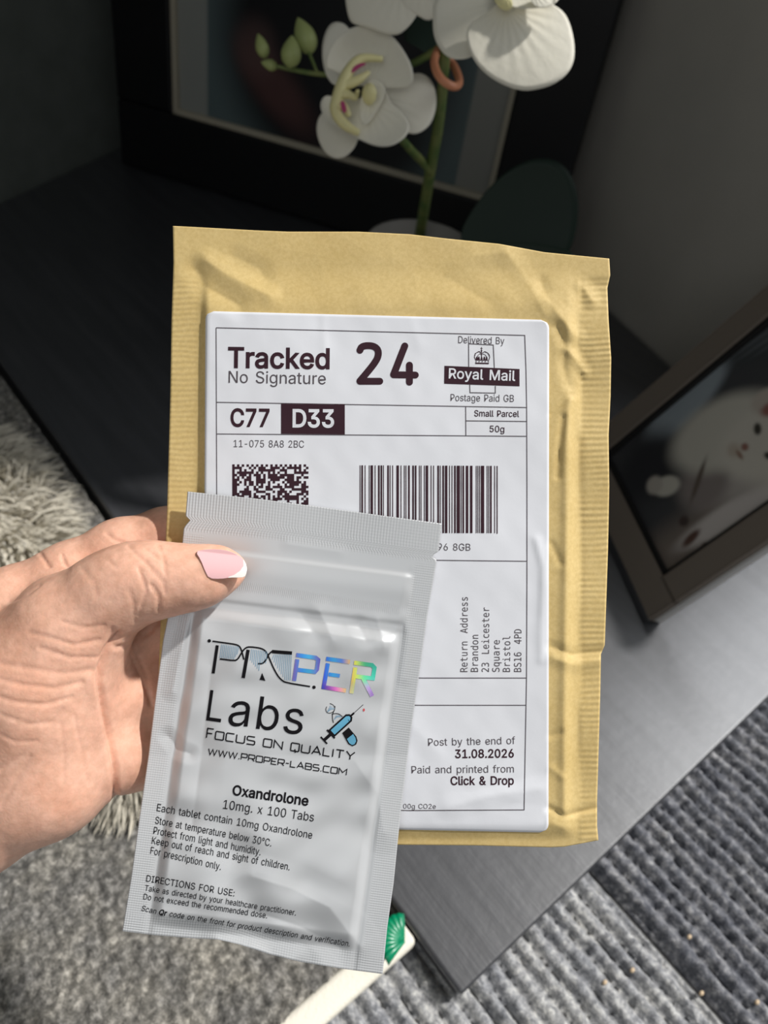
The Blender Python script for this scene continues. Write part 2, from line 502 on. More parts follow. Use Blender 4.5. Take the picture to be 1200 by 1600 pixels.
# ------------------------------------------------------------------ black framed picture standing across the corner
A = np.array([.27562, .95510, T]); e = np.array([.47828, -.87820, 0]); u = np.array([.10041, .05468, .99344])
nf = np.cross(e, u); nf = nf if nf @ (CAM - A) > 0 else -nf
Lp, bp, Hp = .5616, .0775, .60
A[2] += .0028
pic = thing('framed_picture', 'large picture in a wide black frame behind the orchid', 'picture frame', A + e * Lp / 2)
def fbox(o0, a0, a1, b0, b1, d0, d1, bev=.0):
    c = o0 + e * (a0 + a1) / 2 + u * (b0 + b1) / 2 + nf * (d0 + d1) / 2
    return box(c, (e, u, nf), ((a1 - a0) / 2, (b1 - b0) / 2, (d1 - d0) / 2), bev)
for a0, a1, b0, b1 in ((0, Lp, 0, bp), (0, Lp, Hp - bp, Hp), (0, bp, bp, Hp - bp), (Lp - bp, Lp, bp, Hp - bp)):
    obj('moulding', *fbox(A, a0, a1, b0 + .0006, b1, -.022, 0, .003), M['frame_black'], pic, smooth=False)
m = MB()
for a0, a1, b0, b1 in ((bp, Lp - bp, bp - .001, bp + .006), (bp, Lp - bp, Hp - bp - .006, Hp - bp), (bp - .001, bp + .006, bp, Hp - bp), (Lp - bp - .006, Lp - bp + .001, bp, Hp - bp)):
    m.add(*fbox(A, a0, a1, b0, b1, -.014, -.004, .001))
m.build('slip', M['frame_cream'], pic, smooth=False)
na, nb = 150, 150
aa, bb = np.meshgrid(np.linspace(bp, Lp - bp, na), np.linspace(bp, Hp - bp, nb), indexing='ij')
P = A + aa[..., None] * e + bb[..., None] * u - nf * .010
s_ = (aa - bp) / (Lp - 2 * bp); t_ = (bb - bp) / (Hp - 2 * bp)
def blob(x, y, cx_, cy_, rx, ry, rot=0, soft=.5):
    c, s = math.cos(rot), math.sin(rot)
    X = ((x - cx_) * c + (y - cy_) * s) / rx; Y = (-(x - cx_) * s + (y - cy_) * c) / ry
    return 1 - S((np.hypot(X, Y) - (1 - soft)) / (2 * soft))
colr = np.zeros((na, nb, 3)) + np.array([.11, .15, .155])
def lay(mask, c):
    global colr
    colr = colr * (1 - mask[..., None]) + mask[..., None] * np.array(c)
lay(blob(s_, t_, .50, .26, .34, .34, -.5, .25), (.010, .010, .012))
lay(blob(s_, t_, .58, .10, .20, .12, -.3, .5), (.012, .013, .015))
lay(blob(s_, t_, .45, .80, .40, .35, .1, .4), (.03, .035, .04))
lay(blob(s_, t_, .33, .12, .13, .055, -.55, .6), (.095, .045, .043))
lay(blob(s_, t_, .26, .20, .06, .06, 0, .6) * .6, (.14, .08, .075))
lay(1 - S((s_ - .105) / .006), (.30, .31, .285))
lay(S((s_ - .885) / .006), (.27, .27, .245))
vv, ff = sheet(P, P - nf * .004)
obj('photo_print', vv, ff, M['print'], pic, col=np.vstack([colr.reshape(-1, 3)] * 2))
obj('back_board', *fbox(A, .02, Lp - .02, .02, Hp - .02, -.024, -.0145), M['frame_black'], pic, smooth=False)

# ------------------------------------------------------------------ small frame with the kitten photo
A = np.array([.27949, .09225, T]); e = np.array([.49846, .86691, 0]); e /= np.linalg.norm(e)
u = np.array([.4575, -.2796, .844]); u -= e * (u @ e); u /= np.linalg.norm(u)
nf = np.cross(e, u); nf = nf if nf @ (CAM - A) > 0 else -nf
dep = .012
lift = dep * nf[2] + .0004
kk = (CAM[2] - T - lift) / (CAM[2] - T)
A = CAM + (A - CAM) * kk
Wc, Hc, bw = .1818 * kk, .245, .0225 * kk
cat = thing('photo_frame', 'taupe photo frame with a white kitten picture leaning back on the hearth board', 'photo frame', A + e * Wc / 2)
for a0, a1, b0, b1 in ((0, Wc, 0, bw), (0, Wc, Hc - bw, Hc), (0, bw, bw, Hc - bw), (Wc - bw, Wc, bw, Hc - bw)):
    obj('moulding', *fbox(A, a0, a1, b0, b1, -.006, 0, .0012), M['taupe'], cat, smooth=False)
m = MB()
for a0, a1, b0, b1 in ((bw - .0005, Wc - bw, bw - .0005, bw + .004), (bw, Wc - bw, Hc - bw - .004, Hc - bw), (bw - .0005, bw + .004, bw, Hc - bw), (Wc - bw - .004, Wc - bw + .0005, bw, Hc - bw)):
    m.add(*fbox(A, a0, a1, b0, b1, -.008, -.002, .0005))
m.build('inner_slip', M['dark_slip'], cat, smooth=False)
m = MB(); m.add(*fbox(A, -.0004, .0025, .0003, Hc, -dep, -.0055, .0006)); m.add(*fbox(A, Wc - .0025, Wc + .0004, .0003, Hc, -dep, -.0055, .0006))
m.build('side_edge', M['silver_edge'], cat, smooth=False)['label'] = 'pale outer side of the frame'
obj('back_board', *fbox(A, .003, Wc - .003, .012, Hc - .002, -dep, -.0105), M['dark_slip'], cat, smooth=False)
zt = .17
top_p = A + e * Wc / 2 + u * zt - nf * (dep + .001)
foot = np.array([top_p[0], top_p[1], T + .002]) - np.array([nf[0], nf[1], 0]) * .03
dirv = top_p - foot; ln = np.linalg.norm(dirv); dirv /= ln; sx = np.cross(dirv, e)
obj('easel_strut', *box((top_p + foot) / 2, (e, dirv, sx), (.025, ln / 2 - .002, .0015), .0005), M['dark_slip'], cat, smooth=False)
na, nb = 150, 200
aa, bb = np.meshgrid(np.linspace(bw, Wc - bw, na), np.linspace(bw, Hc - bw, nb), indexing='ij')
P = A + aa[..., None] * e + bb[..., None] * u - nf * .006
colr = np.zeros((na, nb, 3)) + np.array([.060, .060, .064])
def B(a, b, ra, rb, rot=0, soft=.3): return blob(aa, bb, a, b, ra, rb, rot, soft)
lay(S((.075 - aa) / .03), (.20, .165, .14))                                   # the floor in the photo
lay(B(.150, .105, .020, .045, -.25, .25), (.30, .34, .37))                  # pale wall panel
lay(B(.155, .19, .03, .045, 0, .3), (.050, .055, .058))
for k in range(4): lay(B(.150 - .008 * k, .17 + .012 * k, .0022, .03, .15, .5) * .6, (.14, .15, .16))
lay(B(.118, .052, .030, .028, .3, .5), (.028, .028, .032))
lay(B(.034, .105, .0125, .062, .10, .25), (.58, .53, .50))                  # cushion
lay(B(.052, .125, .012, .05, .12, .4), (.42, .38, .35))
lay(B(.072, .080, .020, .020, 0, .4), (.25, .215, .20))
lay(B(.100, .112, .030, .042, .3, .25), (.56, .53, .46))                    # body
lay(B(.073, .128, .026, .030, .2, .25), (.60, .56, .49))                    # head
lay(B(.055, .155, .035, .045, .2, .3), (.58, .54, .47))
lay(B(.098, .150, .010, .012, .5, .3), (.50, .44, .38))                     # ear
lay(B(.089, .150, .006, .009, .5, .4), (.30, .13, .11))
lay(B(.092, .056, .0085, .0115, .6, .25), (.55, .52, .45))                  # paw
lay(B(.100, .048, .008, .007, .2, .3), (.46, .42, .37))
lay(B(.078, .079, .0022, .017, -.75, .5), (.13, .10, .08))
lay(B(.0830, .1335, .0050, .0028, .35, .35), (.05, .045, .035))             # eyes
lay(B(.0580, .1295, .0046, .0026, -.35, .35), (.05, .045, .035))
lay(B(.0770, .1195, .0034, .0026, 0, .4), (.30, .15, .12))                  # nose
lay(B(.0745, .1135, .0050, .0016, 0, .5), (.28, .17, .13))
lay(B(.0805, .1120, .0060, .0045, 0, .6) * .5, (.40, .30, .22))
lay(B(.0560, .0545, .0045, .0040, 0, .4), (.07, .05, .045))                 # brown toys by the cushion
lay(B(.0400, .0530, .0035, .0085, -.2, .4), (.11, .06, .045))
lay(B(.0265, .0590, .0040, .0035, 0, .4), (.12, .07, .05))
vv, ff = sheet(P, P - nf * .003)
obj('photo_print', vv, ff, M['print'], cat, col=np.vstack([colr.reshape(-1, 3)] * 2))

# ------------------------------------------------------------------ faux fur
def fur_heap(name, label, blobs, count, seed, length):
    r = np.random.default_rng(seed)
    c0 = np.array(blobs[0][0])
    root = thing(name, label, 'fur throw', (c0[0], c0[1], .018))
    nu, nv = 80, 60
    m = MB(); fm = MB()
    for (cc, rad) in blobs:
        th, ph = np.meshgrid(np.linspace(0, 2 * np.pi, nu), np.linspace(0.02, np.pi * .5, nv), indexing='ij')
        d = np.stack([np.sin(ph) * np.cos(th), np.sin(ph) * np.sin(th), np.cos(ph)], -1)
        q = np.array(cc) + d * np.array(rad) * (1 + .04 * snoise(th * 3, ph * 5, 2, seed)[..., None])
        q[..., 2] = np.maximum(q[..., 2], .0188); m.add(q.reshape(-1, 3), grid_faces(nu, nv))
        for _ in range(count):
            a_, b_2 = r.uniform(0, 2 * np.pi), math.acos(r.uniform(0.02, 1))
            d = np.array([math.sin(b_2) * math.cos(a_), math.sin(b_2) * math.sin(a_), math.cos(b_2)])
            p = np.array(cc) + d * np.array(rad); p[2] = max(p[2], .0192)
            nn = d / np.array(rad); nn /= np.linalg.norm(nn)
            clump = np.array([math.sin(p[1] * 70 + p[0] * 31), math.cos(p[0] * 63 + p[2] * 40), -.6]) * .6
            g = nn + clump + r.normal(size=3) * .25
            g /= np.linalg.norm(g)
            L = length * r.uniform(.6, 1.2)
            side = np.cross(g, r.normal(size=3)); side /= np.linalg.norm(side)
            w = .0012
            p1 = p + g * L * .5 + nn * .002; p2 = p + g * L - np.array([0, 0, .25]) * L
            p1[2] = max(p1[2], .0195); p2[2] = max(p2[2], .0190)
            fm.add([p - side * w, p + side * w, p1 + side * w * .8, p1 - side * w * .8, p2], [(0, 1, 2, 3), (3, 2, 4)])
    m.build('backing', M['fur_base'], root)
    o = fm.build('fur_pile', M['fur'], root); o['kind'] = 'stuff'
    return root
fur_heap('fur_throw', 'fluffy white faux fur throw heaped beside the dark hearth edge', [((-.200, .455, .017), (.165, .185, .050)), ((-.074, .268, .017), (.036, .074, .026))], 8000, 3, .028)

# green satin scrap lying on the rug's edge under the table corner
gp = onplane(630, 1474, .019)
m = MB()
for k in range(9):
    ang = math.radians(62 + k * 15)
    d = np.array([math.cos(ang), math.sin(ang), 0]); sd_ = np.array([-d[1], d[0], 0])
    rows = []
    for t in np.linspace(0, 1, 6):
        wv = .0008 + .0026 * t
        rows.append([gp + d * .014 * t + sd_ * s * wv + np.array([0, 0, t * .0035 * (1 - abs(s)) + .002 * math.sin(t * 3) + .0006 * k]) for s in (-1, -.5, 0, .5, 1)])
    g = np.array(rows)
    m.add(*sheet(g, g - np.array([0, 0, .0006])))
o = m.build('satin_bow', M['green'], loc=gp)
tag(o, 'emerald green satin bow lying on the rug edge by the hearth board corner', 'bow')

# ------------------------------------------------------------------ orchid
pc = np.array([.318, .432])
orchid = thing('potted_orchid', 'artificial white orchid in a pale pot behind the padded envelope', 'plant', (pc[0], pc[1], T))
prof = [(.030, .0006), (.034, .002), (.041, .05), (.046, .105), (.047, .126), (.047, .129), (.0435, .129), (.042, .112), (.020, .110)]
obj('pot', *lathe(prof, (pc[0], pc[1], T)), M['pot'], orchid)
obj('soil', *lathe([(.001, .112), (.030, .1125), (.0395, .1105), (.0395, .105), (.001, .105)], (pc[0], pc[1], T)), M['soil'], orchid)

def dep_at(px, py, z):                       # depth where the pixel's ray passes height z
    r = (px - 600) * RT + (800 - py) * UP + FPX * FW
    return FPX * (z - CAM[2]) / r[2]
d0 = dep_at(652, 385, T + .112)
spath = [(650, 420, d0 + .005), (655, 372, d0 - .005), (664, 318, .62), (673, 262, .575), (682, 215, .545), (689, 165, .52), (694, 110, .50), (697, 60, .485), (700, 10, .47), (706, -50, .455), (722, -110, .44)]
sp_s = smooth_open(spath, 60)
obj('stem', *tube(W(sp_s[:, 0], sp_s[:, 1], sp_s[:, 2]), np.interp(np.linspace(0, 1, 60), [0, .25, .6, 1], [.0052, .0042, .0034, .0026])), M['stem'], orchid)
def twig(pts, r, name='twig', m='stem'):
    q = smooth_open(pts, 26)
    return obj(name, *tube(W(q[:, 0], q[:, 1], q[:, 2]), r, 10), M[m], orchid)
twig([(673, 268, .578), (660, 252, .565), (645, 238, .54), (628, 218, .51), (605, 190, .495)], np.linspace(.0032, .0024, 26))
twig([(700, 12, .472), (735, -5, .46), (770, -10, .445), (795, -5, .432)], np.linspace(.0026, .002, 26))
twig([(694, 70, .49), (640, 105, .515), (560, 118, .53), (500, 117, .535), (450, 108, .54), (412, 98, .54)], np.linspace(.0026, .0012, 26))
# buds
def bud(px, py, d, ln, wd, ang, parent):
    ax = math.cos(ang) * RT + math.sin(ang) * UP; ax = ax + FW * -.25; ax /= np.linalg.norm(ax)
    c = W(px, py, d)
    t = np.linspace(0, 1, 16)
    rad = wd * np.sin(np.pi * t ** .85) ** .75 * (1 - .25 * t)
    rad[0] = rad[-1] = wd * .03
    path = c + (t[:, None] - .5) * ln * ax
    V, Fc = tube(path, rad, 18)
    return obj('bud', V, Fc, M['bud'], parent)
bud(409, 72, .54, .0165, .0052, math.radians(108), orchid)
bud(455, 81, .53, .0205, .0078, math.radians(85), orchid)
bud(476, 56, .535, .0245, .0086, math.radians(112), orchid)
bud(421, 101, .54, .0120, .0042, math.radians(170), orchid)
twig([(455, 103, .54), (455, 95, .532)], .0011); twig([(495, 112, .536), (488, 95, .536), (481, 78, .536)], .0011)
# terracotta clip round the stem
cp = smooth_open([(684, 78, .494), (678, 92, .488), (680, 108, .484), (689, 124, .482), (703, 134, .484), (714, 136, .49), (719, 128, .498), (713, 110, .506), (706, 98, .508), (699, 92, .506)], 50)
obj('clip', *tube(W(cp[:, 0], cp[:, 1], cp[:, 2]), .0026, 12), M['copper'], orchid)

def petal(outline, base, d0, gx=0., gy=0., cup=0., name='petal', parent=None, m='petal', veins=1., ripple=0., th=.0006, seed=0):
    """a petal: rings from its base out to its outline, cupped and veined, with thickness; gx, gy are depth slopes (mm per px)"""
    n, R = 72, 16
    out = smooth_closed(outline, n); bx, by = base
    t = np.linspace(0.0, 1, R)
    x = bx + t[:, None] * (out[:, 0] - bx); y = by + t[:, None] * (out[:, 1] - by)
    ang = np.arctan2(out[:, 1] - by, out[:, 0] - bx)
    mx = np.hypot(out[:, 0] - bx, out[:, 1] - by).max()
    rr = np.hypot(x - bx, y - by) / mx
    d = d0 + (gx * (x - bx) + gy * (y - by)) * .001 + cup * .001 * rr ** 2
    d = d + veins * .00010 * np.sin(ang * 26)[None, :] * np.sin(np.pi * np.clip(t, 0, 1))[:, None]
    d = d + ripple * .001 * np.sin(ang * 5 + seed)[None, :] * (t ** 3)[:, None]
    f = W(x, y, d); bk = W(x, y, d + th * (1 - .75 * (t[:, None] ** 6)))
    V = np.vstack([f.reshape(-1, 3), bk.reshape(-1, 3)]); Fc = []
    for lay_ in (0, 1):
        o_ = lay_ * R * n
        for k in range(R - 1):
            for q in range(n):
                r = (q + 1) % n
                face = (o_ + k * n + q, o_ + k * n + r, o_ + k * n + n + r, o_ + k * n + n + q)
                Fc.append(face if lay_ == 0 else face[::-1])
    for q in range(n):
        r = (q + 1) % n; k0 = (R - 1) * n
        Fc.append((k0 + q, k0 + r, R * n + k0 + r, R * n + k0 + q))
    return obj(name, V, Fc, M[m], parent)

def z3(pts): return [(380 + a / 3.53, b / 3.53) for a, b in pts]
def z4(pts): return [(600 + a / 3.75, b / 3.75) for a, b in pts]
# middle blossom
fl = bpy.data.objects.new('blossom', None); COL.objects.link(fl); fl.parent = orchid
petal(z3([(455, 420), (432, 310), (440, 215), (470, 140), (515, 115), (580, 140), (640, 260), (600, 420), (510, 485)]), (574, 135), .507, .02, 0, 6, 'petal', fl)
petal(z3([(760, 470), (850, 430), (950, 397), (1020, 415), (1062, 490), (1068, 590), (1035, 690), (965, 742), (900, 735), (800, 680), (740, 560)]), (585, 148), .500, -.02, .0, 8, 'petal', fl)
petal(z3([(402, 690), (425, 625), (520, 560), (660, 600), (640, 770), (590, 850), (520, 882), (450, 845), (410, 765)]), (572, 165), .505, 0, -.02, 5, 'petal', fl)
petal(z3([(450, 350), (462, 290), (510, 205), (600, 148), (690, 132), (770, 150), (850, 225), (915, 325), (942, 405), (935, 470), (870, 486), (770, 478), (690, 440), (600, 400), (520, 378), (465, 382)]), (577, 138), .492, 0, .06, -9, 'petal', fl)
petal(z3([(420, 585), (440, 530), (480, 525), (560, 560), (640, 600), (700, 480), (745, 440), (790, 500), (810, 570), (870, 610), (922, 690), (905, 750), (830, 806), (740, 812), (650, 775), (540, 720), (450, 655)]), (572, 155), .490, .0, -.07, -6, 'petal', fl, ripple=.6)
petal(z3([(690, 430), (770, 450), (785, 520), (720, 640), (670, 700), (640, 660), (640, 560)]), (575, 145), .483, 0, -.03, -3, 'petal', fl)
m = MB()
for pts, rad in (([(768, 326, .4790), (700, 318, .4770), (640, 322, .4755), (590, 375, .4745), (548, 455, .4740), (515, 550, .4745), (500, 610, .4755), (555, 690, .4775), (640, 735, .480)], [.0018, .0024, .0030, .0036, .0038, .0034, .0032, .0030, .0018]),
                 ([(545, 470, .4745), (600, 458, .4745), (650, 432, .4755), (692, 400, .478)], [.0036, .0030, .0024, .0014]),
                 ([(530, 520, .4745), (590, 520, .4745), (620, 545, .476), (632, 500, .4775)], [.0032, .0026, .0018, .0012]),
                 ([(515, 560, .475), (560, 590, .4755), (585, 640, .477)], [.0034, .0026, .0014])):
    q = smooth_open([(380 + a / 3.53, b / 3.53, d) for a, b, d in pts], 40)
    m.add(*tube(W(q[:, 0], q[:, 1], q[:, 2]), np.interp(np.linspace(0, 1, 40), np.linspace(0, 1, len(rad)), rad), 14))
lip = m.build('lip', M['lip'], fl)
petal(z3([(594, 395), (610, 365), (650, 345), (688, 350), (640, 375), (605, 405)]), (562, 106), .4716, .0, .02, 0, 'marking', lip, 'lip_mark', veins=0)
petal(z3([(535, 560), (552, 552), (568, 585), (570, 620), (555, 625), (540, 600)]), (537, 166), .4712, .0, .02, 0, 'marking', lip, 'lip_mark', veins=0)
c_ = W(577, 147, .474)
th, ph = np.meshgrid(np.linspace(0, np.pi, 14), np.arange(16) * np.pi / 8, indexing='ij')
sv = (np.stack([np.sin(th) * np.cos(ph) * .0046, np.sin(th) * np.sin(ph) * .0046, np.cos(th) * .0062], -1).reshape(-1, 3)) + c_
sf = [(i * 16 + j, i * 16 + (j + 1) % 16, i * 16 + 16 + (j + 1) % 16, i * 16 + 16 + j) for i in range(13) for j in range(16)]
obj('column', sv, sf, M['lip'], fl)
# sunlit blossom at the right
fr = bpy.data.objects.new('blossom', None); COL.objects.link(fr); fr.parent = orchid
petal(z4([(290, -40), (284, 150), (296, 230), (340, 310), (400, 350), (480, 348), (540, 320), (600, 200), (610, 80), (590, -40)]), (790, 0), .438, .02, -.02, 5, 'petal', fr, ripple=.5)
petal(z4([(620, 60), (700, -10), (850, -60), (980, 20), (1060, 70), (1105, 180), (1122, 320), (1090, 420), (1000, 495), (900, 525), (810, 535), (700, 500), (600, 440), (520, 350), (480, 240), (490, 150), (560, 100)]), (790, 10), .425, 0, .03, 5, 'petal', fr, veins=.9, ripple=.3)
petal(z4([(590, -60), (700, 20), (790, 55), (860, 52), (960, 38), (1060, -40), (940, -160), (700, -160)]), (808, -20), .420, 0, 0, -4, 'petal', fr)
petal(z4([(850, 0), (900, 52), (990, 35), (1040, -20), (1000, -90), (880, -80)]), (830, -18), .414, 0, 0, 4, 'petal', fr)
petal(z4([(640, 0), (690, 60), (740, 62), (760, 20), (720, -60), (650, -50)]), (790, -14), .412, 0, 0, 4, 'lip', fr, 'lip')
# top blossom seen from behind
ft = bpy.data.objects.new('blossom', None); COL.objects.link(ft); ft.parent = orchid
petal(z3([(562, -60), (566, 30), (590, 130), (650, 140), (830, 205), (900, 165), (960, 85), (1010, -20), (900, -120), (680, -140)]), (630, -40), .465, 0, .03, 8, 'petal', ft)
petal(z3([(900, -60), (860, 30), (950, 80), (1030, 125), (1080, 60), (1060, -60)]), (660, -40), .462, 0, .05, 6, 'petal', ft)
# leaves
petal([(715, 372), (735, 330), (770, 285), (810, 255), (850, 245), (885, 258), (904, 300), (903, 350), (890, 400), (830, 425), (740, 420)], (740, 410), .66, -.0, .15, -12, 'leaf', orchid, 'leaf', veins=0, th=.0015)
petal([(740, 385), (800, 378), (870, 384), (905, 398), (880, 430), (800, 440), (730, 420)], (730, 410), .63, -.1, .1, -8, 'leaf', orchid, 'leaf', veins=0, th=.0015)
petal([(628, 60), (640, 30), (665, 20), (700, 40), (702, 85), (675, 90), (645, 70)], (690, 60), .50, .05, 0, 3, 'leaf', orchid, 'leaf', veins=0, th=.0012)

# ------------------------------------------------------------------ printing helpers
def poly_interp(poly, key, val):
    q = np.array(poly, float)
    return lambda t: np.interp(t, q[:, key], q[:, val])
